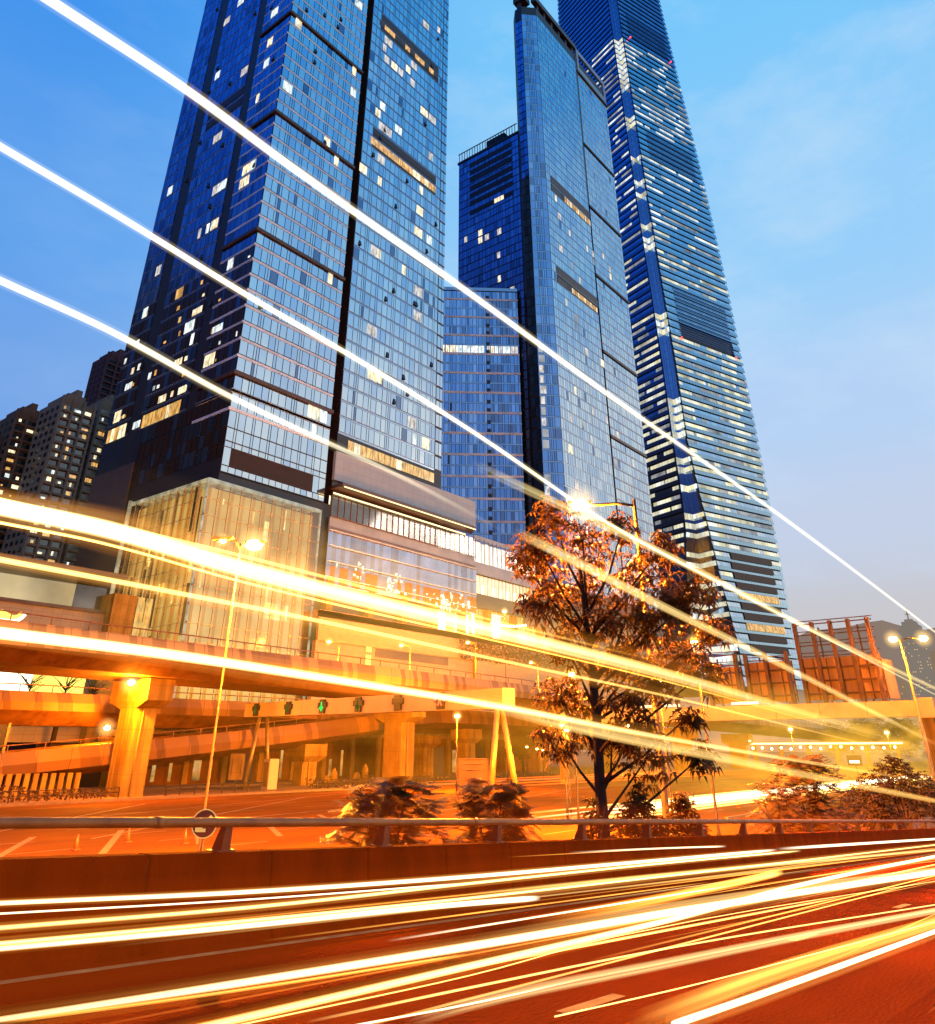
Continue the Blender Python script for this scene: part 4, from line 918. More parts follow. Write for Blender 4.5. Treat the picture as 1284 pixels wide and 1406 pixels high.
# ================================================================== glass pavilion
M['grid'] = mat('bronze_glazing_bar', (.52,.37,.17), .4, .2, scale=.5)
def pavilion():
    T = thing('glass_pavilion', (92,137,0), 'amber lit glass box pavilion with pale frame, in front of the tower base', 'building')
    X0, X1, Y0, Y1, ZB, ZT = 78.5, 106.4, 124.0, 151.2, 12.0, 50.8
    mb = MB(); mb.box(X0+2.2,X1-.2,Y0+2.2,Y1,ZB,ZT-1.2); 
    mb.build('inner_wall', M['curtain'], T)
    r = random.Random(6)
    nx, ny, nz = 11, 11, 12
    fr = MB()
    for i in range(nx+1):
        x = X0+(X1-X0)*i/nx; fr.box(x-.045,x+.045,Y0-.1,Y0+.1,ZB,ZT-.9,0)
    for i in range(1,ny+1):
        y = Y0+(Y1-Y0)*i/ny; fr.box(X0-.1,X0+.1,y-.045,y+.045,ZB,ZT-.9,0)
    for k in range(nz):
        z = ZB+(ZT-.9-ZB)*k/nz; fr.box(X0+.1,X1,Y0-.06,Y0+.06,z-.035,z+.035,0); fr.box(X0-.06,X0+.06,Y0+.1,Y1,z-.035,z+.035,0)
        for i in range(nx+1):
            x = X0+(X1-X0)*i/nx; fr.box(x-.2,x+.2,Y0-.2,Y0-.1,z-.2,z+.2,0)
    fr.build('glazing_grid', M['grid'], T)
    ed = MB(); ed.box(X0-.2,X1+.2,Y0-.2,Y0+.4,ZT-.9,ZT-.3); ed.box(X0-.2,X0+.4,Y0+.4,Y1,ZT-.9,ZT-.3); ed.box(X0-.2,X0+.12,Y0-.2,Y0+.12,ZB,ZT-.9); ed.box(X1-.1,X1+.2,Y0-.2,Y0+.2,ZB,ZT-.9); ed.box(X0-.3,X0+.3,Y1-.3,Y1+.3,ZB,ZT+.2)
    ed.box(X0+.5,X1,Y0+.4,Y1,ZT-.3,ZT)
    ed.build('edge_frame', lit('glowing_frame', (.80,.66,.36), (.95,.85,.58), .62, gloss=.2), T)  # pale brightness of the frame put in as emission
    fn = MB()
    for i in range(nx):
        x = X0+(X1-X0)*(i+.5)/nx; fn.box(x-.025,x+.025,Y0+.4,Y0+1.3,ZB,ZT-1.2)
    for i in range(ny):
        y = Y0+(Y1-Y0)*(i+.5)/ny; fn.box(X0+.4,X0+1.3,y-.025,y+.025,ZB,ZT-1.2)
    fn.build('glass_fin', M['atrium'], T)
    bl = MB()
    for i in range(26):
        if r.random() < .5:
            x = X0+2.4+r.random()*22; z = ZB+4+r.random()*31; bl.box(x,x+r.choice([.25,.4,1.2]),Y0+2.05,Y0+2.18,z,z+r.choice([1,2.4,4]))
        else:
            y = Y0+2.4+r.random()*24; z = ZB+4+r.random()*30; bl.box(X0+2.05,X0+2.18,y,y+r.choice([.3,.8,1.6]),z,z+r.choice([1,2.4,5]))
    bl.box(X0+17,X0+23.5,Y0+2.05,Y0+2.15,27.5,30.5)
    bl.build('interior_light', M['curtain_hot'], T)
    dk = MB()
    for i in range(26):
        y = Y0+2.4+r.random()*24; z = ZB+6+r.random()*26; dk.box(X0+2.0,X0+2.1,y,y+r.choice([.4,.8]),z,z+r.choice([3,6,9]))
    dk.build('interior_shade', M['rust'], T)
    gl = MB()
    for k in range(nz):
        for i in range(nx):
            a = X0+(X1-X0)*i/nx+.08; b = X0+(X1-X0)*(i+1)/nx-.08; z0 = ZB+(ZT-.9-ZB)*k/nz+.07; z1 = ZB+(ZT-.9-ZB)*(k+1)/nz-.07; o = [r.uniform(0,.03) for _ in range(4)]
            gl.face([(a,Y0+o[0],z0),(b,Y0+o[1],z0),(b,Y0+o[2],z1),(a,Y0+o[3],z1)])
        for i in range(ny):
            a = Y0+(Y1-Y0)*i/ny+.08; b = Y0+(Y1-Y0)*(i+1)/ny-.08; o = [r.uniform(0,.03) for _ in range(4)]
            gl.face([(X0+o[0],b,z0),(X0+o[1],a,z0),(X0+o[2],a,z1),(X0+o[3],b,z1)])
    gl.build('glazing', M['atrium'], T)
pavilion()

# ================================================================== shopping podium
def podium():
    T = thing('shopping_podium', (150,127,0), 'long shopping podium with pale stone band, lit glass floor and fluted panels under the towers', 'building')
    mb = MB(); mb.box(112.4,164.5,130.5,178,5,58); mb.box(164.6,260,131,178,5,53); mb.box(60,112,128.5,179,0,19); mb.build('core', M['backing_brown'], T)
    mb = MB(); mb.box(112.3,164.6,127.2,128.0,59.5,66.35); mb.box(150.6,164.6,128,150,59.5,66.35); mb.build('stone_band', M['stone'], T)
    mb = MB(); mb.box(112.3,163.2,127.8,128.6,58.0,59.5); mb.build('shadow_gap', M['backing_brown'], T)
    mb = MB(); mb.prism([(111.8,123.6),(160,123.6),(163.4,127.7),(111.8,127.7)], 57.2,57.9); mb.build('canopy', M['brownmetal'], T)
    mb = MB(); mb.box(112.2,160,123.5,123.58,56.95,57.2); mb.box(112.4,160,127.0,127.2,56.2,56.5); mb.build('light_strip', M['strip'], T)
    r = random.Random(9)
    lf = MB()
    for i in range(26):
        a = 112.5+i*1.98
        m = 0 if i < 14 else r.choice([0,0,1,1])
        lf.face([(a,128.6,51.3),(a+1.95,128.6,51.3),(a+1.95,128.6,56.1),(a,128.6,56.1)], m)
    for i in range(16):
        a = 164.8+i*1.95; lf.face([(a,128.6,50.2),(a+1.9,128.6,50.2),(a+1.9,128.6,56.0),(a,128.6,56.0)], r.choice([2,1,0]))
    lf.build('lit_floor', [M['litw'],M['litd'],M['litp']], T)
    am = MB()
    for i in range(18):
        a = 165+i*1.68
        for z0, z1, m in ((41.8,44.6,0),(44.6,47,1)): am.face([(a,128.4,z0),(a+1.6,128.4,z0),(a+1.6,128.4,z1),(a,128.4,z1)], m if r.random() < .7 else 1)
    am.build('amber_floor', [M['litw'],M['lito']], T)
    gz = MB(); gz.face([(112.4,127.45,51.2),(164.4,127.45,51.2),(164.4,127.45,56.2),(112.4,127.45,56.2)]); gz.build('glazing', M['glazing'], T)
    mu = MB()
    for i in range(27): x = 112.4+i*1.98; mu.box(x-.06,x+.06,127.3,127.42,51.2,56.9)
    for i in range(17): x = 164.8+i*1.95; mu.box(x-.06,x+.06,127.3,127.42,50.2,56.4)
    for i in range(19): x = 165+i*1.68; mu.box(x-.05,x+.05,127.4,127.5,41.8,47.0)
    for z in (51.1,47.9,48.6): mu.box(112.3,164.5,127.15,127.3,z,z+.14)
    mu.build('mullion', M['steel'], T)
    spn = MB(); spn.box(112.3,164.5,127.5,127.9,48.0,51.1); spn.box(164.6,197,127.6,127.9,47.05,50.15); spn.box(164.6,197,127.6,127.9,56.1,57.3); spn.build_each('spandrel', M['ledge_thin'], T)
    fl = MB(); k = 0
    x = 112.4
    while x < 164.2:
        w_ = 1.32
        for z0, z1, ms in ((40.6,47.9,(0,0,1)),(36.6,40.55,(2,2,1))): fl.hexa([(x,127.7,z0),(x+w_*.6,127.05,z0),(x+w_,127.7,z0)], [(x,127.7,z1),(x+w_*.6,127.05,z1),(x+w_,127.7,z1)], r.choice(ms))
        x += w_
    fl.build('fluted_panel', [mat('fluted_grey', (.82,.84,.86), .16, .95, scale=.3, c2=(.62,.62,.62)), mat('fluted_tan', (.70,.66,.60), .2, .95, scale=.3), mat('fluted_warm_lit', (.50,.27,.10), .35, .5, scale=.8)], T)  # last tone paints warm light and reflections into the lower flutes
    ln = MB()
    for z in (47.9,44.6,41.2,37.9,36.4): ln.box(112.2,164.6,126.85,127.02,z,z+.2)
    ln.build('ledge', M['ledge'], T)
    gl = MB()
    for (xc, n, zr) in ((120,10,(38,42)),(134,26,(37,42)),(150,30,(35.5,39)),(158,12,(36,40))):
        for i in range(n):
            x = xc+r.gauss(0,2.2); z = r.uniform(*zr); gl.box(x,x+r.choice([.25,.5,.8]),126.6,126.7,z,z+r.choice([.25,.5,.9]))
    gl.build('chandelier_light', M['litw'], T)
    # open terrace below with lit shops, columns and planters
    te = MB(); te.box(106.5,200,121.6,131,28.6,30.0); te.box(106.5,208,121.6,122.2,24.2,29.9); te.build('terrace_wall', M['beige'], T)
    bk = MB(); bk.box(112.4,164.5,129.4,130.4,30,36.4); bk.box(165,200,129.0,130,30,41.7); bk.build('shop_front', M['lito'], T)
    hot = MB()
    for x in (117,119,131.5,139,140.5,152): hot.box(x,x+1.4,129.2,129.35,30.4,33.6)
    hot.build('shop_light', M['litw'], T)
    cl = MB()
    for x in (113.5,126,137,148,159,170,182,195): cl.box(x-.9,x+.9,126.8,128.4,30,38)
    cl.build('column', M['conc'], T)
    dk = MB(); dk.box(164.7,198,127,128.8,38.3,41.75); dk.box(186,200,126.4,127,36,43); dk.build('dark_fascia', M['backing_brown'], T)
    lw = MB(); lw.box(106.4,156.5,121.9,123,13,24.2); lw.box(156.5,162,120.6,123,13,24.2); lw.build('tiled_wall', M['greyt'], T)
    s2 = MB(); s2.box(123,147,121.8,121.9,22.4,24.1); s2.build('wall_slot', M['backing_brown'], T)
    sl = MB(); sl.box(120.2,121.6,121.7,121.85,20.6,22.6); sl.box(120.2,121.6,121.7,121.85,23.2,24.6); sl.box(120.2,121.6,121.7,121.85,14.5,16); sl.build('wall_light', M['yellow_light'], T)
    ls = MB(); ls.box(162,262,121.5,124,13,25); ls.build('lower_wall', M['beige'], T)
    # ground floor wall seen under the flyovers
    bw = MB(); bw.box(70,190,123,124,0,7.2); bw.build('base_wall', M['conc_dark'], T)
    ps = MB()
    for i in range(16): x = 74+i*7.4; ps.box(x,x+1.0,122.5,123,0,7.2)
    ps.box(70,190,122.4,122.9,7.2,8.6); ps.build('pilaster', M['conc'], T)
    dd = MB()
    for i in range(15):
        x = 75.6+i*7.4
        if i in (2,4,8,9,11): dd.box(x,x+5,122.85,122.98,.2,5.6)
    dd.build('doorway', M['backing_brown'], T)
    sh = MB()
    for i in (0,1,3,5,10): x = 76.0+i*7.4; sh.box(x,x+r.choice([.6,1.4]),122.7,122.84,.6,r.choice([3.5,5])); sh.box(x+3,x+3.5,122.7,122.84,.6,5)
    sh.build_each('shop_window', lit('dim_shop_light', (1,.36,.05), (1,.55,.14), .65), T)
podium()
hb = MB(); r = random.Random(12)
for i in range(9000):
    x = r.uniform(150,262); z = r.uniform(24.2,30.2-.01*(x-150)); y = 121.3-r.random()*.9; a = r.uniform(.12,.3)
    d = V((r.uniform(-1,1), r.uniform(-1,1), r.uniform(-1,1))).normalized()*a; e = V((r.uniform(-1,1), r.uniform(-1,1), r.uniform(-1,1))).normalized()*a
    p = V((x,y,z)); hb.face([p-d, p+e, p+d, p-e])
tag(hb.build('hedge', M['leaf']), 'long clipped orange lit hedge hanging along the podium wall behind the tree', 'hedge', kind='stuff')
def string_lights():
    mb = MB(); b = MB()
    pts = []
    for i in range(13):
        t_ = i/12; pts.append((160+16*t_, 119.6, 33.6+.9*t_-1.2*math.sin(math.pi*t_)*.5))
    mb.tube(pts, .04, 5)
    o = mb.build('string_lights', M['steel_dark'])
    for p in pts[1:]: b.ball((p[0],p[1],p[2]-.25), .26, 0, 8)
    b.build('bulbs', M['lampsmall'], o)
    tag(o, 'string of small bulbs hung over the podium terrace', 'string lights')
string_lights()
def terrace():
    T = thing('terrace_block', (60,133,0), 'low terrace block with tiled wall, glass screen and flat dark roof left of the pavilion', 'building')
    mb = MB(); mb.box(30,66,128,140,6,24.8); mb.build('tiled_wall', M['greyt'], T)
    mb = MB(); mb.box(30,68,126.5,142,30.6,31.2); mb.build('roof', M['brownmetal'], T)
    mb = MB(); mb.box(66,70,126,130,6,28); mb.build('round_column', M['conc'], T)
    mb = MB(); mb.box(30,66,127.6,128.2,24.8,25.3); mb.build('coping', M['brownmetal'], T)
    mb = MB(); mb.box(30,65,138,139,25.3,30.6); mb.build('back_wall', M['curtain'], T)
    mb = MB(); mb.face([(30,129,25.3),(66,129,25.3),(66,129,29),(30,129,29)]); mb.build('glass_screen', M['glazing'], T)
    mb = MB()
    for i in range(4): mb.box(70.5+i*1.6,71.6+i*1.6,132,132.3,22,29)
    mb.build('lit_opening', M['lito'], T)
terrace()
def leaf_light(x, y, z, s, label, flip=1):
    T = thing('leaf_light', (x,y,z), label, 'light sculpture', 'leaf shaped light sculptures on the terrace')
    def crescent(a0, k, w_, m, nm):
        top = []; bot = []
        for i in range(13):
            t_ = i/12; ang = math.radians(200+130*t_)
            R0 = s*(1-.0*t_); R1 = s*(1-w_*math.sin(math.pi*min(1,t_*1.15)*.87))
            c = (x, z+s*1.1)
            top.append((c[0]+flip*k*R0*math.cos(ang), c[1]+R0*math.sin(ang))); bot.append((c[0]+flip*k*R1*math.cos(ang), c[1]+R1*math.sin(ang)))
        mb = MB()
        for i in range(12):
            q = [top[i], top[i+1], bot[i+1], bot[i]]
            mb.hexa([(p[0], y+a0, p[1]) for p in q], [(p[0], y+a0+.15, p[1]) for p in q])
        mb.build(nm, m, T)
    crescent(0, 1.0, .62, M['yellow_light'], 'yellow_panel'); crescent(-.2, 1.03, .16, M['redlamp_soft'], 'red_edge'); crescent(-.3, .98, .30, M['white_light'], 'white_panel')
M['redlamp_soft'] = emit('red_edge_light', (1,.10,.02), 1.3)
leaf_light(41.4, 105.2, 18.0, 3.2, 'yellow and white glowing leaf sculpture at the left edge above the flyover')
leaf_light(59.3, 105.4, 17.5, 2.0, 'small red edged glowing leaf sculpture in front of the glass pavilion')

# ================================================================== flyovers
def girder(mb, xs, zf, y0, y1, hp, drop, m_par=0, m_soff=1):
    """parapet faces and a slab whose soffit is chamfered in from the edges; zf(x) parapet top"""
    for a, b in zip(xs[:-1], xs[1:]):
        za, zb = zf(a), zf(b)
        sec = lambda x, z: [(x,y0,z),(x,y0-.25,z-hp*.55),(x,y0,z-hp),(x,y0+2.6,z-hp-drop),(x,y1-2.6,z-hp-drop),(x,y1,z-hp),(x,y1,z),(x,y1-.35,z),(x,y1-.35,z-1.15),(x,y0+.35,z-1.15),(x,y0+.35,z)]
        A, B = sec(a,za), sec(b,zb); n = len(A); b0 = len(mb.v); mb.v += A+B
        for i in range(n):
            j = (i+1) % n
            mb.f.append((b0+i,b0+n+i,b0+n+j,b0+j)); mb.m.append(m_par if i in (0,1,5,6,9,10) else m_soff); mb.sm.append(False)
        if a == xs[0]: mb.f.append(tuple(b0+i for i in range(n))); mb.m.append(m_soff); mb.sm.append(False)
        if b == xs[-1]: mb.f.append(tuple(b0+n+i for i in reversed(range(n)))); mb.m.append(m_soff); mb.sm.append(False)
def railing(xs, zf, y, hgt, name, parent, r_=.07):
    mb = MB(); mb.tube([(x,y,zf(x)+hgt) for x in xs], r_, 6)
    x = xs[0]
    while x < xs[-1]:
        mb.bar((x,y,zf(x)), (x,y,zf(x)+hgt), .09); x += 4.2
    mb.build(name, M['steel'], parent)
def column(parent, x, y, sx, sy, ztop, cap=(1.4,3.2,2.6), base=0):
    mb = MB()
    ch = .35
    poly = [(x-sx+ch,y-sy),(x+sx-ch,y-sy),(x+sx,y-sy+ch),(x+sx,y+sy-ch),(x+sx-ch,y+sy),(x-sx+ch,y+sy),(x-sx,y+sy-ch),(x-sx,y-sy+ch)]
    cx_, cy_, ch_ = cap
    mb.prism(poly, base-.2, ztop-ch_-.6)
    for k in range(-2, 3): mb.box(x-sx-.05,x-sx,y+k*sy*.36-.06,y+k*sy*.36+.06,base,ztop-ch_-1)
    mb.tube([(x-sx*.4,y-sy-.13,ztop-ch_-.6),(x-sx*.4,y-sy-.13,base)], .11, 8)
    o = mb.build('column', M['conc'], parent)
    cm = MB()
    cm.hexa([(x-sx,y-sy,ztop-ch_-.6),(x+sx,y-sy,ztop-ch_-.6),(x+sx,y+sy,ztop-ch_-.6),(x-sx,y+sy,ztop-ch_-.6)], [(x-cx_,y-cy_,ztop-ch_+.2),(x+cx_,y-cy_,ztop-ch_+.2),(x+cx_,y+cy_,ztop-ch_+.2),(x-cx_,y+cy_,ztop-ch_+.2)])
    cm.box(x-cx_,x+cx_,y-cy_,y+cy_,ztop-ch_+.2,ztop)
    cm.build('capital', M['conc'], o)
def flyovers():
    xs = [-40+i*6 for i in range(70)]
    zu = lambda x: 17.25-.0105*x - max(0, x-125)*.0058
    T = thing('flyover', (90,88,0), 'upper concrete flyover with striped parapet crossing above the lane signals', 'flyover', 'concrete flyovers')
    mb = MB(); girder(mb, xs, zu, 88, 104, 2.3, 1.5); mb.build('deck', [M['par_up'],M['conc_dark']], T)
    railing(xs, zu, 88.2, .85, 'handrail', T)
    for (x, y, sx, sy, z) in ((56.6,96.5,1.5,2.0,12.75),(105,97.5,1.6,2.3,12.3),(174,97,1.6,2.4,11.2),(215,97,1.6,2.4,10.3),(255,97,1.6,2.4,9.4)): column(T, x, y, sx, sy, z, (1.7,4.3,2.6))
    zm = lambda x: 11.55+.004*x
    xm = [-40+i*6 for i in range(36)]
    T = thing('flyover', (60,111,0), 'middle flyover deck passing straight behind the tall yellow column', 'flyover', 'concrete flyovers')
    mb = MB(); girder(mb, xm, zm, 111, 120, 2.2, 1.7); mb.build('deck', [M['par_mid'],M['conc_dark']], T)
    railing(xm, zm, 111.2, .8, 'handrail', T)
    for x in (66,132): column(T, x, 115.5, 1.5, 1.6, 7.6, (2.4,2.4,1.6))
    zr = lambda x: 4.5 + .080*(x-42) + .00022*max(0,x-42)**2 if x < 126 else 12.77+.0*(x-126)
    xr = [-10+i*5 for i in range(46)]
    T = thing('flyover', (80,102,0), 'ramp flyover climbing to the right behind the columns', 'flyover', 'concrete flyovers')
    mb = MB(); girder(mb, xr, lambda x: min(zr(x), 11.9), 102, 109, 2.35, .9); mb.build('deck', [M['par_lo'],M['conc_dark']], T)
    railing(xr, lambda x: min(zr(x), 11.9), 102.2, .75, 'handrail', T)
    for x in (92,133): column(T, x, 105.3, 1.5, 1.3, min(zr(x),11.9)-3.2, (2.3,2.2,1.9))
    mb = MB()
    for i in range(34): mb.box(20+i*1.0,20.6+i*1.0,101.6,101.95,0,2.6)
    mb.build('ribbed_wall', M['conc'], T)
flyovers()
T = thing('billboard', (58,140,0), 'glaring white lit billboard in the gap between the flyover decks at left', 'billboard')
mb = MB(); mb.box(38,55.0,123.6,123.9,12.2,15.6); mb.build('light_panel', M['white_light'], T)
mb = MB(); mb.box(55.3,63,123.8,124.1,12,15.4); mb.build('side_panel', M['yellow_light'], T)
mb = MB(); mb.box(45,45.6,123.9,124.4,0,15); mb.box(60,60.6,124.1,124.5,0,15); mb.build('post', M['steel_dark'], T)
def bare_tree(x, y, z, h, label, seed):
    r = random.Random(seed); T = thing('bare_tree', (x,y,z), label, 'tree', 'bare little trees between the decks')
    mb = MB(); mb.tube([(x,y,z),(x,y,z+h*.4)], [.14,.1], 6); mb.build('trunk', M['black'], T)
    b = MB()
    for i in range(26):
        a = r.uniform(0,6.28); l = h*r.uniform(.35,.75); z0 = z+h*r.uniform(.15,.5)
        p = [(x,y,z0),(x+math.cos(a)*l*.5,y+math.sin(a)*l*.2,z0+l*.4),(x+math.cos(a)*l*.9,y+math.sin(a)*l*.3,z0+l*.6+r.uniform(-.2,.3))]
        b.tube(p, [.06,.04,.02], 4)
    b.build('branches', M['black'], T)
bare_tree(59.4,122,11.2,4.6,'bare round headed little tree in the lit gap beside the tall column',1)
bare_tree(54.3,122,11.2,4.8,'thin bare tree in front of the glaring billboard',2)
bare_tree(63.6,122,11.2,4.2,'dark bushy bare tree right against the tall column top',3)
# ================================================================== ground, roads, bank
def rz(x): return max(0.0, 3.35-.055*x)
mb = MB(); mb.face([(-400,-900,0),(2590,-900,0),(2590,2600,0),(-400,2600,0)]); tag(mb.build('ground', mat('dark_ground', (.05,.03,.012), .9, scale=.05), loc=(0,0,0)), kind='structure')
mb = MB(); mb.face([(2590,-3000,-.5),(9000,-3000,-.5),(9000,5000,-.5),(2590,5000,-.5)]); tag(mb.build('land_beyond', HZ, loc=(2590,0,0)), kind='structure')
mb = MB(); mb.face([(-60,17,.02),(900,17,.02),(900,92.5,.02),(-60,92.5,.02)]); tag(mb.build('plaza_road', M['plaza'], loc=(0,50,0)), kind='structure')
mb = MB(); mb.box(-60,330,92.5,123,0,.15); tag(mb.build('pavement', M['kerb'], loc=(0,92.5,0)), kind='structure')
mb = MB(); mb.box(40,330,90.2,90.5,.024,.16); mb.box(70,420,28.3,28.6,.024,.16); tag(mb.build('kerb', M['kerb'], loc=(40,90,0)), kind='structure')
mb = MB(); xs = [-24+2*i for i in range(43)]
for a, b in zip(xs[:-1], xs[1:]): mb.face([(a,-14,rz(a)+.04),(b,-14,rz(b)+.04),(b,9,rz(b)+.04),(a,9,rz(a)+.04)], 0, True)
mb.face([(60,-14,.04),(900,-14,.04),(900,9,.04),(60,9,.04)])
tag(mb.build('near_road', M['asph'], loc=(0,0,rz(0))), kind='structure')
mb = MB()
def mark(x0, x1, y0, y1, lift=.046):
    n = max(1, int((x1-x0)/2))
    for i in range(n):
        a = x0+(x1-x0)*i/n; b = x0+(x1-x0)*(i+1)/n
        mb.face([(a,y0,rz(a)+lift),(b,y0,rz(b)+lift),(b,y1,rz(b)+lift),(a,y1,rz(a)+lift)])
mark(-20,58,8.52,8.66)
for i in range(9): mark(7.1-5.85*3+5.85*i, 7.1-5.85*3+5.85*i+1.0, 4.50,4.64)
for i in range(9): mark(4.1-5.85*3+5.85*i, 4.1-5.85*3+5.85*i+1.0, .55,.69)
for y in (33,38.5,44,49.5,55,61,67,73,79,85):
    for i in range(26): mb.face([(14+i*9,y,.026),(18+i*9,y,.026),(18+i*9,y+.18,.026),(14+i*9,y+.18,.026)])
for i in range(5):
    x = 20+i*6.1; mb.face([(x,46,.026),(x+.5,46,.026),(x+8.5,58,.026),(x+8,58,.026)])
for x0, y0, x1, y1 in ((22,58,52,84),(30,54,70,80),(44,60,90,66),(36,70,96,88),(60,52,120,70)):
    d = V((x1-x0, y1-y0, 0)).normalized(); n = V((-d.y, d.x, 0))*.13
    mb.face([(x0-n.x,y0-n.y,.028),(x1-n.x,y1-n.y,.028),(x1+n.x,y1+n.y,.028),(x0+n.x,y0+n.y,.028)])
tag(mb.build('lane_marking', M['paint'], loc=(0,0,0)), kind='structure')
mb = MB(); xs = [-24+1.5*i for i in range(70)]; ys = [9.36,10.2,11.5,13,15,18]
rb = random.Random(4); H = {}
for x in xs:
    for y in ys: H[x,y] = max(-.05, (rz(x)-.25)*(1-((y-9.36)/8.64)**.8)+rb.uniform(-.08,.1)*(1 if 9.4 < y < 17 else 0))
def bank(x, y): return max(0, (rz(x)-.25)*(1-(max(0,y-9.36)/8.64)**.8))
for a, b in zip(xs[:-1], xs[1:]):
    for c_, d_ in zip(ys[:-1], ys[1:]): mb.face([(a,c_,H[a,c_]),(b,c_,H[b,c_]),(b,d_,H[b,d_]),(a,d_,H[a,d_])], 0, True)
tag(mb.build('planted_bank', M['soil'], loc=(20,12,0)), kind='structure')
def tuft(mb, x, y, z, r, n, hmin, hmax, w_=.025):
    for i in range(n):
        a = r.uniform(0,6.28); h = r.uniform(hmin,hmax); l = r.uniform(.1,.5)*h
        p = V((x+r.uniform(-.15,.15),y+r.uniform(-.15,.15),z)); q = p+V((math.cos(a)*l*.4,math.sin(a)*l*.4,h*.7)); e = p+V((math.cos(a)*l,math.sin(a)*l,h*r.uniform(.7,1)))
        n_ = V((-math.sin(a),math.cos(a),0))*w_
        mb.face([p-n_,p+n_,q+n_,q-n_]); mb.face([q-n_,q+n_,e])
mb = MB(); r = random.Random(6)
for i in range(2600):
    x = r.uniform(-2,66); y = r.uniform(9.6,13.5); tuft(mb, x, y, bank(x,y)-.03, r, 6, .15, .5 if r.random() < .8 else .85)
tag(mb.build('bank_grass', M['leaf2'], loc=(20,11,0)), 'rough grass growing on the bank behind the road barrier', 'grass', kind='stuff')

# ================================================================== road barrier
def barrier():
    T = thing('road_barrier', (10,9.2,rz(10)), 'stained concrete road barrier with a steel rail along its top', 'barrier')
    mb = MB(); x = -8.0; J = 1.72
    while x < 64:
        a, b = x+.028, x+J-.028
        pr = [(8.86,0),(9.0,.28),(9.06,.93),(9.34,.93),(9.38,0)]
        b0 = len(mb.v); A = [(a,y,rz(a)+z) for y, z in pr]; B = [(b,y,rz(b)+z) for y, z in pr]; mb.v += A+B; n = 5
        for i in range(n):
            j = (i+1) % n; mb.f.append((b0+i,b0+n+i,b0+n+j,b0+j)); mb.m.append(0); mb.sm.append(False)
        mb.f.append(tuple(b0+i for i in range(n))); mb.f.append(tuple(b0+n+i for i in reversed(range(n)))); mb.m += [0,0]; mb.sm += [False,False]
        x += J
    mb.build('parapet', M['barr'], T)
    mb = MB()
    for a in [-8+2*i for i in range(36)]: mb.hexa([(a,9.1,rz(a)),(a+2,9.1,rz(a+2)),(a+2,9.3,rz(a+2)),(a,9.3,rz(a))],[(a,9.1,rz(a)+.88),(a+2,9.1,rz(a+2)+.88),(a+2,9.3,rz(a+2)+.88),(a,9.3,rz(a)+.88)])
    mb.build('joint_filler', M['black'], T)
    mb = MB(); mb.tube([(x_,9.12,rz(x_)+1.235) for x_ in [-8+2*i for i in range(36)]], .052, 12)
    for i in range(12): x_ = -6+i*5.9; mb.tube([(x_,9.12,rz(x_)+1.235),(x_+.1,9.12,rz(x_+.1)+1.235)], .060, 12)
    mb.build('rail', M['steel'], T)
    for i in range(25):
        x_ = -7.2+i*2.8; z = rz(x_)
        mb = MB()
        mb.hexa([(x_-.07,9.10,z+.9),(x_+.07,9.10,z+.9),(x_+.07,9.32,z+.9),(x_-.07,9.32,z+.9)],[(x_-.05,9.08,z+1.19),(x_+.05,9.08,z+1.19),(x_+.05,9.18,z+1.19),(x_-.05,9.18,z+1.19)])
        mb.box(x_-.12,x_+.12,9.08,9.33,z+.92,z+.95)
        mb.build('rail_post', M['steel_dark'], T)
barrier()

# ================================================================== lamps
LAMPC = (1.0, .27, .012)
def light(parent, p, watts, rad=.25):
    l = bpy.data.lights.new('lamp_light', 'POINT'); l.energy = watts; l.color = LAMPC; l.shadow_soft_size = rad
    o = bpy.data.objects.new('lamp_light', l); COL.objects.link(o); o.parent = parent
    po = V(parent.get('_o', (0,0,0))); o.location = V(p)-po
def glow_ball(parent, p, r_, s):
    mb = MB(); mb.ball(p, r_, 0, 20); k = len(mb.v)
    mb.build('aureole', GLOW, parent, att={'fade': [s]*k, 'warm': [.1]*k, 'tang': [0.0]*(3*k), 'prof': [0.5]*(3*k)})  # lamp glow in the air painted as an emissive ball
GLOW = trailmat('lamp_aureole', (1,.66,.18), (1,.5,.08), 1.0, 4.5)
def street_lamp(base, top, arms, label, watts, rp=.11, lens=.28, group=None, small=False, name='street_lamp', pm='pole'):
    T = thing(name, base, label, 'lamp', group)
    mb = MB(); b, t_ = V(base), V((base[0],base[1],top)); mb.tube([b, b+V((0,0,1.2)), b+V((0,0,1.25)), t_], [rp*1.5,rp*1.5,rp*1.1,rp*.6], 10)
    mb.build('pole', M[pm], T)
    for dx, dy, dz, *ls in arms:
        lens_ = lens*(ls[0] if ls else 1); e = t_+V((dx,dy,dz))
        L = math.hypot(dx,dy)
        if L > .3:
            am = MB(); am.tube([t_-V((0,0,.3)), t_+V((dx*.3,dy*.3,dz*.75)), t_+V((dx*.65,dy*.65,dz)), e], rp*.5, 8); am.build('arm', M[pm], T)
        u = (dx/L, dy/L) if L > .1 else (1,0)
        hd = MB(); hd.obox((e.x,e.y), u, .48, .17, e.z, e.z+.16); h = hd.build('lamp_head', M['pole'], T)
        ln = MB(); ln.ball((e.x,e.y,e.z-.02), lens_, 0, 12, .62); ln.build('lens', M['lampsmall'] if small else M['lampglow'], h); glow_ball(h, (e.x,e.y,e.z), lens_*2.6, .5)
        if watts and not ls: light(T, (e.x,e.y,e.z-.5), watts)
K = 5.0
street_lamp((22.3,31.6,0), 13.9, [(.35,-.6,-.1),(-.5,.75,.15,.4)], 'tall slim lamp post with a blazing head in front of the glass pavilion', 26000*K, rp=.055, lens=.40, pm='pole_dim')
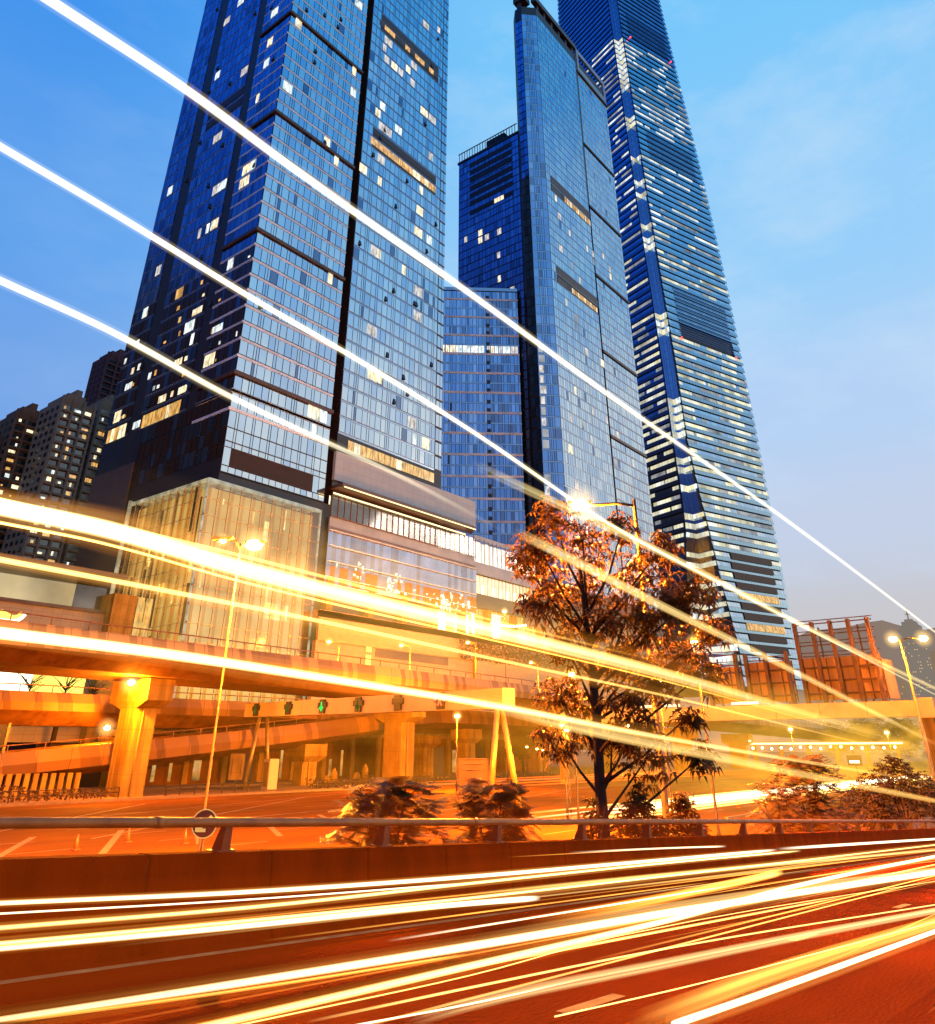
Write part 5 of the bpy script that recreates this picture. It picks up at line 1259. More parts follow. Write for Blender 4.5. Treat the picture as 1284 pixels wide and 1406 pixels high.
street_lamp((30.42,14.66,bank(30.4,14.66)), 14.85, [(-1.45,1.9,-.25)], 'lamp post half hidden by the leafy tree, its blazing head on a long arm', 22000*K, rp=.13, lens=.40, pm='pole_dark')
street_lamp((122.3,22.0,.02), 18.4, [(-.1,.85,.0),(2.4,-2.4,.1)], 'distant double headed lamp post at the right edge', 2500*K, rp=.2, lens=.55)
for i, (x, y, z, lb) in enumerate([(98,106,21.6,'small lamp pole beside the tall yellow wall light on the upper flyover'),(115.9,105.5,22.6,'second small lamp pole from the pavilion along the upper flyover'),(136.4,105.5,25.0,'taller small lamp pole right of the tiled podium wall'),(160,105.5,22.8,'small lamp pole on the upper flyover left of the tree crown')]):
    street_lamp((x,y,zz if False else 13.5), z, [(-2.0,.6,.2)], lb, 5000*K, rp=.09, lens=.3, group='small lamp poles on the upper flyover', small=True)
def bulk_lamp(p, label, watts, lens=.35):
    T = thing('flood_lamp', p, label, 'lamp', 'flood lamps under the decks')
    mb = MB(); mb.box(p[0]-.35,p[0]+.35,p[1]-.2,p[1]+.3,p[2]+.1,p[2]+.45); mb.build('housing', M['black'], T)
    ln = MB(); ln.ball((p[0],p[1]-.15,p[2]), lens, 0, 12, .7); ln.build('lens', M['lampglow'], T); glow_ball(T, p, lens*3.8, .5)
    light(T, (p[0]-.8,p[1]-1.3,p[2]-.5), watts)
bulk_lamp((53.2,93.6,12.2), 'flood lamp right above the capital of the tallest yellow column', 5500*K, .42)
bulk_lamp((58.5,106.8,7.6), 'flood lamp below the middle flyover, behind the ramp parapet', 4000*K, .4)
mast_later = (91.7,74.3,9.2)
bulk_lamp((186,97,10.2), 'far flood lamp under the upper flyover behind the tree', 3500*K, .5)
def mast(x, y, z, label, watts, lens=.22, base=0):
    street_lamp((x,y,base), z, [(.2,.1,.05)], label, watts, rp=.07, lens=lens, group='lamp masts around the plaza', small=True, pm='pole_dark')
mast(91.7,74.3,9.2,'lamp mast standing just right of the second yellow column', 17000*K, .36)
mast(51.7,31.3,9.9,'lamp mast shining through the lowest left side of the tree crown', 7000*K, .26)
mast(44.5,18.6,10.5,'lamp mast shining at the right side of the tree crown', 7000*K, .2)
mast(56.0,26.5,9.4,'lamp mast between the tree trunk and the lamp post', 6000*K, .2)
mast(59.8,37.2,6.8,'short lamp mast left of the tree trunk, upper of two', 3000*K, .2)
mast(66.0,40.7,6.6,'short lamp mast left of the tree trunk, lower of two', 3000*K, .2)
mast(122,87.5,28.2,'tall lamp mast in front of the shopping podium string lights', 7000*K, .35)
mast(190,60,9,'distant lamp mast beyond the second gantry, left one', 7000*K, .4)
mast(205,44,8.4,'distant lamp mast beyond the second gantry, right one', 7000*K, .4)

# ================================================================== gantries
def gantry_near():
    A = V((64.0,45.6,0)); B = V((77.0,101.5,0)); u = (B-A).normalized(); n = V((-u.y, u.x, 0))
    if n.x > 0: n = -n
    T = thing('signal_gantry', tuple(A), 'pale panelled lane signal gantry spanning the plaza on splayed legs', 'gantry')
    mb = MB(); L = (B-A).length; k = 13
    for i in range(k):
        a, b = A+u*(L*i/k+.02), A+u*(L*(i+1)/k-.02)
        za = 8.45+.8*(i/k); zb = 8.45+.8*((i+1)/k)
        q = [a+n*.75, b+n*.75, b-n*.75, a-n*.75]
        lo = [(p.x,p.y,z) for p, z in zip(q, (za,zb,zb,za))]; hi = [(p.x,p.y,z+1.75) for p, z in zip(q, (za,zb,zb,za))]
        if ((b-a).cross(-n)).z < 0: lo, hi = lo[::-1], hi[::-1]
        mb.hexa(lo, hi)
    mb.build('beam', M['gantry'], T)
    mb = MB(); mb.tube([(A+u*.1).to_tuple()[:2]+(9.3,), (B-u*.1).to_tuple()[:2]+(10.1,)], .7, 6); mb.build('inner_truss', M['steel_dark'], T)
    for p, q in (((62.0,46.6,0),(63.5,46.6,8.5)),((64.4,45.0,0),(64.2,46.6,8.5)),((76.9,100.5,0),(78.0,100.2,9.2)),((80.6,100,0),(79.2,100.0,9.2))):
        m_ = MB(); m_.tube([p,q], [.34,.26], 8); m_.build('leg', M['pole'], T)
    sg = [(79.0,96.7,'dim'),(76.2,87.2,'dim'),(73.6,78.3,'green'),(71.2,70.1,'dim'),(68.8,62.2,'off'),(66.6,54.7,'red')]
    lab = ['leftmost lane signal on the gantry, faint green arrow','second lane signal from the left, faint green arrow','lane signal with the bright green down arrow','lane signal with a faint arrow right of the bright green one','unlit lane signal next to the red cross','lane signal showing a red cross with red side lights']
    vr = V((-u.x,-u.y,0))
    for (x, y, st), lb in zip(sg, lab):
        s = ((V((x,y,0))-A).dot(u)); c = A+u*s+n*.78; z = 8.45+.8*s/L+.95
        G = thing('lane_signal', (c.x,c.y,z), lb, 'signal', 'lane signals on the gantry')
        def P(a, b, d): q = c+vr*a+n*d; return (q.x,q.y,z+b)
        mb = MB()
        for a0, a1, b0, b1 in ((-1.05,1.05,-.2,.42),(-.62,.62,-.84,-.2),(-.62,.62,.42,.72)):
            mb.hexa([P(a0,b0,0),P(a1,b0,0),P(a1,b0,.22),P(a0,b0,.22)],[P(a0,b1,0),P(a1,b1,0),P(a1,b1,.22),P(a0,b1,.22)])
        mb.build('housing', M['black'], G)
        if st == 'off': continue
        mm = {'dim':M['green_dim'],'green':M['green'],'red':M['red']}[st]
        mb = MB(); th = .06 if st == 'dim' else .08
        segs = [((0,.45),(0,-.5)),((-.38,-.12),(0,-.55)),((.38,-.12),(0,-.55))] if st != 'red' else [((-.34,.45),(0,0)),((.34,.45),(0,0)),((0,0),(-.3,-.5)),((0,0),(.3,-.5))]
        for p, q in segs: mb.tube([P(p[0],p[1],.27), P(q[0],q[1],.27)], th, 6)
        mb.build('arrow' if st != 'red' else 'cross', mm, G)
        if st == 'red':
            mb = MB(); mb.ball(P(.75,.1,.3), .2, 0, 8); mb.ball(P(-.75,.1,.3), .17, 0, 8); mb.build('side_light', M['redlamp'], G)
gantry_near()
T = thing('control_cabinet', (79.3,98.2,0), 'tall pale control cabinet between the far gantry legs', 'cabinet')
mb = MB(); mb.box(78.5,80.1,97.4,98.8,.15,3.9); mb.build('case', M['gantry'], T); mb = MB(); mb.box(78.43,78.49,97.6,98.6,.5,3.5); mb.build('door', M['conc'], T)
def gantry_far():
    T = thing('road_gantry', (126,22,0), 'broad orange lit gantry beam on box legs crossing behind the tree', 'gantry')
    mb = MB()
    for i in range(9):
        y = 22.6+i*6.2; mb.box(125.2,127.6,y+.03,y+6.17,9.0,10.95)
    mb.build('beam', M['gantry'], T)
    mb = MB(); mb.box(124.9,128,20.4,22.6,8.8,11.2); mb.build('end_block', M['gantry'], T)
    mb = MB(); mb.box(125.3,127.3,20.9,22.3,0,8.8); mb.build('leg', M['conc'], T); mb = MB(); mb.box(125.3,127.3,77.5,79,0,9.0); mb.build('leg', M['conc'], T)
    mb = MB()
    for y0, y1 in ((56,58.5),(59.5,63),(43.5,47.5)): mb.box(124.7,125.1,y0,y1,11.1,11.45)
    mb.build('strip_light', M['strip'], T)
gantry_far()
def sign_frame(y0, y1, ztop, zb, posts, label, side=False):
    T = thing('sign_board', (126.4,(y0+y1)/2,10.95), label, 'sign', 'sign boards seen from behind')
    mb = MB(); mb.box(127.0,127.25,y0+.15,y1-.15,11.4,zb); mb.build('board', M['board'], T)
    ps = MB()
    for y in posts: ps.box(125.7,126.5,y-.24,y+.24,10.96,ztop)
    for i in range(2): ps.box(127.3,127.55,y0+(y1-y0)*(i+.4)/2-.1,y0+(y1-y0)*(i+.4)/2+.1,11,ztop*.97)
    ps.build('post', M['rust'], T)
    rl = MB(); z = 12.2
    while z < zb: rl.box(126.5,126.98,y0,y1,z-.11,z+.11); z += 1.75
    z = zb+.2
    while z < ztop: rl.box(126.52,126.75,y0,y1,z-.07,z+.07); rl.box(127.3,127.45,y0,y1,z+.5,z+.62); z += 1.5
    n = max(2, int((y1-y0)/1.6))
    for i in range(n+1): y = y0+(y1-y0)*i/n; rl.box(126.86,126.98,y-.07,y+.07,11.3,zb)
    rl.build('rib', M['rust'], T)
    if side:
        sd = MB(); sd.prism([(127.0,y0),(130,y0-.6),(132,y0-.4),(132,y0),(127.2,y0+.15)][::-1], 11.4, zb-.6); sd.build('side_panel', M['board'], T)
sign_frame(25.9,36.9,22.0,17.1,(26.4,29.0,31.5,34.1,36.6),'tallest brown sign board back with open lattice above its panel', True)
sign_frame(38.2,45.2,18.2,17.0,(38.6,41.8,44.8),'middle brown sign board back on the far gantry')
sign_frame(46.0,51.5,18.4,16.6,(46.4,51.0),'brown sign board back nearest the tree')
T = thing('lit_advert', (140,23,0), 'white glowing advert panel on a post at the right edge', 'sign')
mb = MB(); mb.box(139.7,140.2,20,24.3,3.5,8.6); mb.build('light_panel', M['white_light'], T)
mb = MB(); mb.box(140.25,140.5,21.6,22.2,0,8.4); mb.build('post', M['pole'], T)
T = thing('toll_canopy', (262,76,0), 'far toll canopy with a row of little lamps beyond the second gantry', 'canopy')
mb = MB(); mb.box(258,266,52,98,6.4,7.2); mb.build('roof', M['conc'], T)
mb = MB()
for y in (54,62,70,78,86,94): mb.box(261,262,y,y+.8,0,6.4)
mb.build('post', M['conc'], T)
mb = MB(); r = random.Random(3)
for i in range(16): mb.ball((257,54+i*2.8,5.9-r.random()*.6), .3, 0, 8)
mb.build('canopy_lamps', M['lampsmall'], T)
mb = MB(); mb.box(257.6,257.9,52,98,6.5,6.95); mb.build('light_strip', M['strip'], T)

# ================================================================== signs and small street things
def keep_left(x, y, z, h, label, rot):
    T = thing('keep_left_sign', (x,y,z), label, 'road sign', 'round keep left signs')
    u = V((math.cos(rot), math.sin(rot), 0)); n = V((u.y,-u.x,0))
    mb = MB(); mb.tube([(x,y,z),(x,y,z+h)], .05, 8); mb.build('post', M['steel_dark'], T)
    c = V((x,y,z+h)) + n*.06
    def disc(r_, d, m, nm):
        mb = MB(); pts = [c+u*r_*math.cos(a)+V((0,0,r_*math.sin(a)))+n*d for a in [2*math.pi*i/28 for i in range(28)]]
        mb.face([tuple(p) for p in pts]); return mb.build(nm, m, T)
    disc(.5,.0,M['sign_glow'],'rim'); disc(.46,.006,M['black'],'face')
    mb = MB()
    def bar(p, q, w_):
        d = (V(q)-V(p)); l = d.length; d = d/l; e = V((-d.y,d.x)); pts = [V(p)+e*w_,V(p)-e*w_,V(q)-e*w_,V(q)+e*w_]
        mb.face([tuple(c+u*a.x+V((0,0,a.y))+n*.014) for a in pts])
    bar((.26,.26),(-.2,-.2),.06); bar((-.27,-.27),(-.27,.08),.06); bar((-.27,-.22),(.08,-.22),.06)
    mb.build('arrow', M['sign_glow'], T)
VR = math.atan2(-math.cos(AZ), math.sin(AZ))
keep_left(21.1,29.75,0,2.45,'round keep left sign at the foot of the left lamp post',VR)
keep_left(119,32.6,0,3.0,'far round keep left sign before the toll canopy',VR)
T = thing('lane_arrow_board', (120.5,31.5,0), 'small lit board next to the far keep left sign', 'road sign')
mb = MB(); mb.box(120.3,120.6,29.6,31.4,3.2,4.4); mb.build('board', M['black'], T); mb = MB(); mb.box(120.2,120.28,29.9,31.1,3.5,3.8); mb.build('light_row', M['white_light'], T); mb = MB(); mb.box(120.4,120.5,30.4,30.5,0,3.2); mb.build('post', M['steel'], T)
def dir_sign(x, y, w_, h, zb, label, marks, mface):
    T = thing('direction_sign', (x,y,0), label, 'road sign')
    u = V((math.sin(AZ), -math.cos(AZ), 0)); n = V((-math.cos(AZ), -math.sin(AZ), 0))
    def P(a, z, d): q = V((x,y,0))+u*a+n*d; return (q.x,q.y,z)
    mb = MB(); mb.hexa([P(-w_/2,zb,0),P(w_/2,zb,0),P(w_/2,zb,.06),P(-w_/2,zb,.06)],[P(-w_/2,zb+h,0),P(w_/2,zb+h,0),P(w_/2,zb+h,.06),P(-w_/2,zb+h,.06)]); mb.build('board', mface, T)
    mb = MB(); mb.tube([P(0,0,-.06),P(0,zb+h*.9,-.06)], .06, 8); mb.build('post', M['steel'], T)
    mb = MB()
    fr = [((-w_/2,zb),(w_/2,zb)),((-w_/2,zb+h),(w_/2,zb+h)),((-w_/2,zb),(-w_/2,zb+h)),((w_/2,zb),(w_/2,zb+h))]
    for p, q in fr+marks: mb.bar(P(p[0],p[1],.08), P(q[0],q[1],.08), .05)
    mb.build('marking', M['rust'], T)
dir_sign(39.4,30.7,1.7,3.0,1.55,'tall panel direction sign behind the feathery shrubs',[((-.5,2.0),(-.5,2.5)),((-.5,2.5),(-.2,2.5)),((-.2,2.5),(-.2,2.0)),((.25,2.0),(.25,2.5)),((.25,2.5),(.55,2.5)),((.55,2.5),(.55,2.0)),((-.4,3.1),(.5,3.6)),((-.5,4.0),(.5,4.0)),((-.5,4.3),(.5,4.3))],M['rust'])
dir_sign(70,93.5,1.9,3.0,1.6,'pale square sign on a post beside the far gantry legs',[((-.6,2),(-.6,4)),((.6,2),(.6,4))],M['conc'])
T = thing('message_board', (44,106,4.6), 'dark electronic message board behind the ramp parapet at left', 'sign')
mb = MB(); mb.box(42.2,45.6,106,106.3,5.2,7.7); mb.build('board', M['black'], T); mb = MB()
for k, (z, wd) in enumerate(((7.1,1.5),(6.5,2.1),(5.8,1.7))):
    x = 43.9-wd/2
    while x < 43.9+wd/2: mb.box(x,x+.2,105.9,105.98,z-.14,z+.14); x += .34
mb.build('letters', M['red_dim'] if 'red_dim' in M else emit('message_led', (1,.12,.02), .5), T); mb = MB(); mb.box(45.7,46,106,106.2,3,7.9); mb.build('post', M['pole'], T)
def cone_at():
    T = thing('traffic_cone', (0,0,0), 'cone', 'cone', 'traffic cones on the plaza')
    mb = MB(); mb.box(-.2,.2,-.2,.2,0,.05); mb.tube([(0,0,.05),(0,0,.75)], [.15,.03], 12); mb.build('cone', mat('cone_orange', (.75,.14,.02), .5, scale=3), T)
    mb = MB(); mb.tube([(0,0,.36),(0,0,.52)], [.096,.066], 12, caps=False); mb.build('band', M['paint'], T)
    return T
c0 = cone_at(); first = True
for x, y, lb in ((26.3,48.8,'traffic cone farthest left, seen under the rail'),(32.0,46.9,'traffic cone just left of the round keep left sign post'),(30.3,50.3,'traffic cone between the two at the left'),(76.5,37.5,'traffic cone left of the tree trunk beside the gantry leg'),(82.6,38.2,'traffic cone nearest the tree trunk'),(84,32.8,'traffic cone right of the lamp post behind the tree')):
    if first: c0.location = (x,y,.03); c0['label'] = lb; first = False
    else: copy_thing(c0, (x,y,.03), lb)
T0 = None
for i, (x, y, h) in enumerate(((101,110,1.1),(104,111.5,2.0),(109,111,1.5),(113,113,2.6))):
    mb = MB(); mb.tube([(x,y,.15),(x,y,.15+h*.6),(x,y,.15+h*.85),(x,y,.15+h)], [.7,.62,.4,.08], 10)
    tag(mb.build('boulder', M['conc']), ('lowest','second','third','tallest')[i]+' rounded pale boulder in the row under the ramp flyover', 'boulder', 'boulders under the ramp')
T = thing('traffic_light', (151,112,0), 'traffic light showing red under the flyovers', 'traffic light')
mb = MB(); mb.tube([(151,112,0),(151,112,4.6)], .09, 8); mb.build('post', M['steel_dark'], T); mb = MB(); mb.box(150.6,151,111.8,112.3,3.4,4.7); hd = mb.build('head', M['black'], T); mb = MB(); mb.ball((150.5,112,4.35), .3, 0, 10); mb.build('red_lens', M['redlamp'], T)

def pavement_rail(x0, x1, y, label):
    T = thing('pedestrian_railing', ((x0+x1)/2,y,.15), label, 'railing'); mb = MB()
    for z in (.75,1.2): mb.tube([(x0,y,z),(x1,y,z)], .05, 6)
    mb.build('rail', M['steel_dark'], T); x = x0; mb = MB()
    while x <= x1: mb.bar((x,y,.15),(x,y,1.25), .09); x += 2.0
    mb.build('posts', M['steel_dark'], T)
pavement_rail(20, 54, 93.2, 'dark pedestrian railing along the far kerb left of the tallest yellow column')
pavement_rail(60, 75, 93.2, 'dark pedestrian railing along the far kerb between the tallest yellow column and the gantry legs')
pavement_rail(84, 150, 93.4, 'long dark pedestrian railing along the far kerb right of the gantry legs')
hb = MB(); r = random.Random(77)
for i in range(5200):
    x = r.uniform(84,175) if i % 3 else r.uniform(18,54); y = r.uniform(94.2,96.4); h = .5+.45*math.sin(x*.7)*math.sin(x*.23+1)
    p = V((x, y, .2+r.random()*max(.25,h+.5))); d = V((r.uniform(-1,1), r.uniform(-1,1), r.uniform(-1,1))).normalized()*r.uniform(.10,.24); e = V((r.uniform(-1,1), r.uniform(-1,1), r.uniform(-1,1))).normalized()*.12
    hb.face([p-d, p+e, p+d, p-e])
tag(hb.build('low_planting', M['leaf']), 'low uneven planting along the pavement at the feet of the flyover columns', 'planting', kind='stuff')
# ================================================================== trees and shrubs
def rosette(mb, p, r, n, L, w_, droop, m=0):
    for i in range(n):
        a = 6.283*i/n + r.uniform(-.4,.4); up = r.uniform(-.35,.5); l = L*r.uniform(.7,1.2)
        d = V((math.cos(a), math.sin(a), up)).normalized(); s = V((-math.sin(a), math.cos(a), r.uniform(-.4,.4)))*w_
        q = p+d*l*.5; e = p+d*l-V((0,0,droop*l))
        mb.face([p, q-s, e, q+s], m)
def leafy_tree():
    T = thing('street_tree', (23.74,13.5,bank(23.7,13.5)-.1), 'broad leaved street tree with drooping leaf clusters, taller than the gantries', 'tree')
    r = random.Random(21)
    mb = MB(); b = V((23.74,13.5,bank(23.7,13.5)-.2))
    tr = [b, b+V((.02,0,1.5)), b+V((.0,.05,3.5)), b+V((.06,.02,5.5)), b+V((0,.1,7.3)), b+V((-.15,.1,9.0)), b+V((-.2,.15,10.3))]
    mb.tube([tuple(p) for p in tr], [.24,.20,.17,.15,.12,.08,.04], 12); mb.build('trunk', M['bark'], T)
    br = MB(); lf = MB()
    for cx_, cy_, cz_, rad in D['CL']:
        c = V((cx_,cy_,cz_)); z0 = max(2.6, min(9.8, c.z-1.2-.25*(c-tr[3]).length)); a = V((23.74,13.55,z0))
        mid = a.lerp(c, .5)+V((r.uniform(-.2,.2),r.uniform(-.2,.2),-.15))
        br.tube([tuple(a),tuple(mid),tuple(c)], [.06,.04,.02], 6)
        for k in range(int(13+rad*46)):
            d = V((r.gauss(0,1), r.gauss(0,1), r.gauss(0,.8)))
            d = d.normalized()*rad*(r.random()**.45)*.98
            p = c+d
            if k % 4 == 0: br.tube([tuple(c.lerp(p,.2)), tuple(p)], [.014,.008], 4, caps=False)
            rosette(lf, p, r, r.choice([5,6,7,8]), r.uniform(.26,.46), r.uniform(.035,.06), r.uniform(.3,.8))
    br.build('branches', M['bark'], T); lf.build('crown', M['leaf'], T)
leafy_tree()
def shrub(x, y, ztop, rad, label, seed, feather=True, n=150, group='shrubs behind the road barrier'):
    r = random.Random(seed); z = bank(x,y)-.05
    T = thing('shrub', (x,y,z), label, 'shrub', group); st = MB(); lf = MB(); H_ = ztop-z
    for i in range(10):
        a = r.uniform(0,6.28); l = rad*r.uniform(.3,1)
        st.tube([(x,y,z),(x+math.cos(a)*l*.4,y+math.sin(a)*l*.4,z+H_*.55),(x+math.cos(a)*l,y+math.sin(a)*l,z+H_*r.uniform(.7,.95))], [.03,.02,.01], 5)
    for i in range(n):
        a = r.uniform(0,6.28); rr = rad*r.random()**.6; h = H_*(r.uniform(.25,.98) if feather else (1-.5*(rr/rad)**2)*r.uniform(.45,1.0)); rr *= .45+.75*math.sin(math.pi*min(1,h/H_*.8+.15))
        p = V((x+math.cos(a)*rr, y+math.sin(a)*rr, z+h))
        if feather:
            ax = V((math.cos(a),math.sin(a),r.uniform(-.7,.4))).normalized(); sd = ax.cross(V((0,0,1))).normalized()
            for k in range(7):
                q = p+ax*k*.055
                for sgn in (-1,1):
                    e = q+sd*sgn*.19+ax*.05-V((0,0,.03)); w_ = ax*.026; lf.face([q-w_, q+w_, e+w_*.4, e-w_*.4])
        else: rosette(lf, p, r, r.choice([5,6,7]), r.uniform(.22,.34), r.uniform(.04,.06), r.uniform(.2,.5))
    st.build('stems', M['bark'], T); lf.build('foliage', M['leaf2'] if feather else M['leaf'], T)
shrub(13.6,12.8,4.5,1.1,'feathery shrub in the middle of the view, left of the panel sign',1,n=520)
shrub(17.2,12.8,4.4,.9,'feathery shrub in front of the tall panel direction sign',2,n=480)
shrub(23.6,12.2,4.15,.8,'broad leaved bush at the foot of the street tree',3,False,300)
shrub(21.6,12.6,3.9,.45,'small leafy sapling just left of the tree trunk',4,False,70)
shrub(27.4,12.6,3.95,.75,'rounded broad leaved bush below the lamp post',5,False,300)
shrub(41,12.8,4.8,1.7,'large thin leaved bush before the plaza light trails',6,True,900)
shrub(36.5,12.6,3.9,1.1,'sparse feathery bush between the rounded bush and the large one',7,True,260)
shrub(60,13.0,4.7,3.0,'dark dense bush at the right edge above the rail',8,False,1100)
shrub(52,12.4,2.9,1.2,'low dense bush beside the dark one at right',9,False,260)
def far_tree(x, y, z0, h, rad, label, seed):
    r = random.Random(seed); T = thing('roadside_tree', (x,y,0), label, 'tree', 'trees beyond the second gantry'); mb = MB(); mb.tube([(x,y,0),(x,y,h*.6)], [.4,.2], 8); mb.build('trunk', M['bark'], T)
    lf = MB()
    for k in range(14):
        c = V((x+r.uniform(-rad,rad)*.7, y+r.uniform(-rad,rad)*.9, z0+r.uniform(.1,.8)*(h-z0)))
        for i in range(90): p = c+V((r.gauss(0,rad*.28), r.gauss(0,rad*.28), r.gauss(0,(h-z0)*.16))); rosette(lf, p, r, 4, .9, .22, .3)
    lf.build('crown', M['leaf'], T)
far_tree(300,76,5,14,7,'wide low tree seen under the second gantry beam, left one',1)
far_tree(300,62,5,14,6,'wide low tree seen under the second gantry beam, right one',2)
far_tree(168,116,3,12,4,'dark tree under the flyovers behind the red traffic light',3)

# ================================================================== light trails
GW = trailmat('trail_halo', (1,.92,.70), (1,.80,.40), .16, 1.8); W0 = trailmat('trail_white_high', (1,.96,.86), (1,.82,.40), 2.0, 2.6); W1 = trailmat('trail_white', (1,.93,.72), (1,.60,.12), 2.4, 1.7); Y1 = trailmat('trail_yellow', (1,.80,.28), (1,.46,.06), 1.9, 1.6)
Y2 = trailmat('trail_yellow_soft', (1,.82,.34), (1,.50,.08), .75, 1.4); O1 = trailmat('trail_orange', (1,.52,.09), (1,.25,.02), 1.1, 1.4); R1 = trailmat('trail_red', (1,.12,.01), (1,.06,.005), 1.6, 1.3)
G1 = trailmat('trail_glow', (1,.62,.18), (1,.34,.03), .22, 1.3); G2 = trailmat('trail_glow_wide', (1,.55,.10), (1,.36,.04), .07, 1.6)
def cat(pts, k=6):
    P = [V(p) for p in pts]; out_ = []
    for i in range(len(P)-1):
        p0 = P[max(0,i-1)]; p1 = P[i]; p2 = P[i+1]; p3 = P[min(len(P)-1,i+2)]
        l0 = max(1e-3,(p1-p0).length); l1 = max(1e-3,(p2-p1).length); l2 = max(1e-3,(p3-p2).length)
        m1 = ((p1-p0)/l0*l1 + (p2-p1))*.5 if i > 0 else (p2-p1); m2 = ((p2-p1)+(p3-p2)/l2*l1)*.5 if i < len(P)-2 else (p2-p1)
        for j in range(k):
            t_ = j/k; h00 = 2*t_**3-3*t_*t_+1; h10 = t_**3-2*t_*t_+t_; h01 = -2*t_**3+3*t_*t_; h11 = t_**3-t_*t_
            out_.append(p1*h00+m1*h10+p2*h01+m2*h11)
    out_.append(P[-1]); return out_
def ext(pts, a, b):
    P = [V(p) for p in pts]; d0 = (P[0]-P[1]).normalized(); d1 = (P[-1]-P[-2]).normalized(); o = list(P)
    if a: o = [P[0]+d0*a]+o
    if b: o = o+[P[-1]+d1*b]
    return o
def tubeobj(pts, rads, fades, warms, name, m, parent=None, n=12):
    k = len(pts); mb = MB(); mb.tube([tuple(p) for p in pts], rads, n, 0, caps=False)
    f = []; w_ = []; tg = []; pf = []; s_ = 0.0; sd_ = random.Random(len(ALL)).uniform(0,40)
    for i in range(k):
        d = (V(pts[min(i+1,k-1)])-V(pts[max(i-1,0)])).normalized(); tg += list(d)*n
        if i: s_ += (V(pts[i])-V(pts[i-1])).length
        for q in range(n): pf += [s_*.05+sd_, math.cos(2*math.pi*q/n)*2.4, math.sin(2*math.pi*q/n)*2.4]
        f += [fades[i]]*n; w_ += [warms[i]]*n
    return mb.build(name, m, parent, loc=None, att={'fade': f, 'warm': w_, 'tang': tg, 'prof': pf})
def trail(pts, label, r_, m, ends=(1,1), warm=(0,.6), glow=None, a=0, b=0, soft=(0,0), gm=None, strands=0, group=None):
    P = cat(ext(pts, a, b)); n = len(P)
    L = [0]
    for p, q in zip(P[:-1], P[1:]): L.append(L[-1]+(q-p).length)
    tt = [i/(n-1) for i in range(n)]
    def fade(t_):
        v = ends[0]+(ends[1]-ends[0])*t_
        if soft[0] and t_ < soft[0]: v *= t_/soft[0]
        if soft[1] and t_ > 1-soft[1]: v *= (1-t_)/soft[1]
        return v
    fd = [fade(t_) for t_ in tt]; wm = [warm[0]+(warm[1]-warm[0])*t_ for t_ in tt]
    rr = r_ if isinstance(r_, tuple) else (r_, r_)
    o = tubeobj(P, [rr[0]+(rr[1]-rr[0])*t_ for t_ in tt], fd, wm, 'light_trail', m)
    tag(o, label, 'light trail', group or 'light trails left by passing traffic')
    if glow: tubeobj(P, [glow[0]+(glow[1]-glow[0])*t_ for t_ in tt], fd, [min(1,x+.25) for x in wm], 'glow', gm or G1, o)
    for s in range(strands):
        rs = random.Random(s*7+len(label)); off = V((0, rs.uniform(-1,1), rs.uniform(-1,1)))*rr[0]*2.2
        tubeobj([p+off for p in P], [rr[0]*rs.uniform(.12,.25)]*n, fd, [min(1,x+.3) for x in wm], 'thin_strand', Y1, o, 6)
U, LW = D['UP'], D['LOW']
trail(U['A'],'highest and longest white light trail, crossing all the towers',.022,W0,(1.1,.07),(0.05,.6),(.038,.036),a=.6,b=10,gm=GW)
trail(U['B'],'second highest white light trail, ending behind the tree crown',.014,W0,(1.1,.09),(0.05,.9),(.025,.026),a=.6,b=7,gm=GW)
trail(U['G'],'broad yellow green light trail from the link block down past the tallest tower',.032,Y2,(.6,.4),(0,.3),None,soft=(.3,.2),b=6)
trail(U['C'],'third highest white light trail, crossing the dark left tower face',.014,W0,(.8,.06),(.05,.7),(.025,.026),gm=GW,a=.6,soft=(0,.35))
trail(U['H'],'broad yellow light trail slanting through the tree crown',.034,Y2,(.7,.4),(.1,.5),None,soft=(.25,.2),b=5)
trail(U['D'],'thickest white light trail, sweeping across the glass pavilion',(.024,.05),W1,(1.1,.06),(.12,1),(.038,.18),a=.6,b=5,soft=(0,.3),strands=2)
trail(U['D2'],'thin golden light trail riding just above the thickest one',.008,Y1,(.7,.15),(0,.8),None,a=.6,soft=(0,.2))
trail(U['E'],'yellow light trail below the thickest one, passing the pavilion base',.009,Y1,(.9,.10),(0.1,.8),(.015,.06),a=.6,b=6,soft=(0,.2))
trail(U['F'],'white light trail along the upper flyover parapet',.018,W1,(1,.04),(.05,1),(.028,.08),a=.6,b=4,soft=(0,.3),strands=1)
trail(U['F2'],'lowest yellow light trail crossing the tree trunk',.035,Y2,(.8,.4),(.2,.9),None,soft=(.25,.2),b=8)
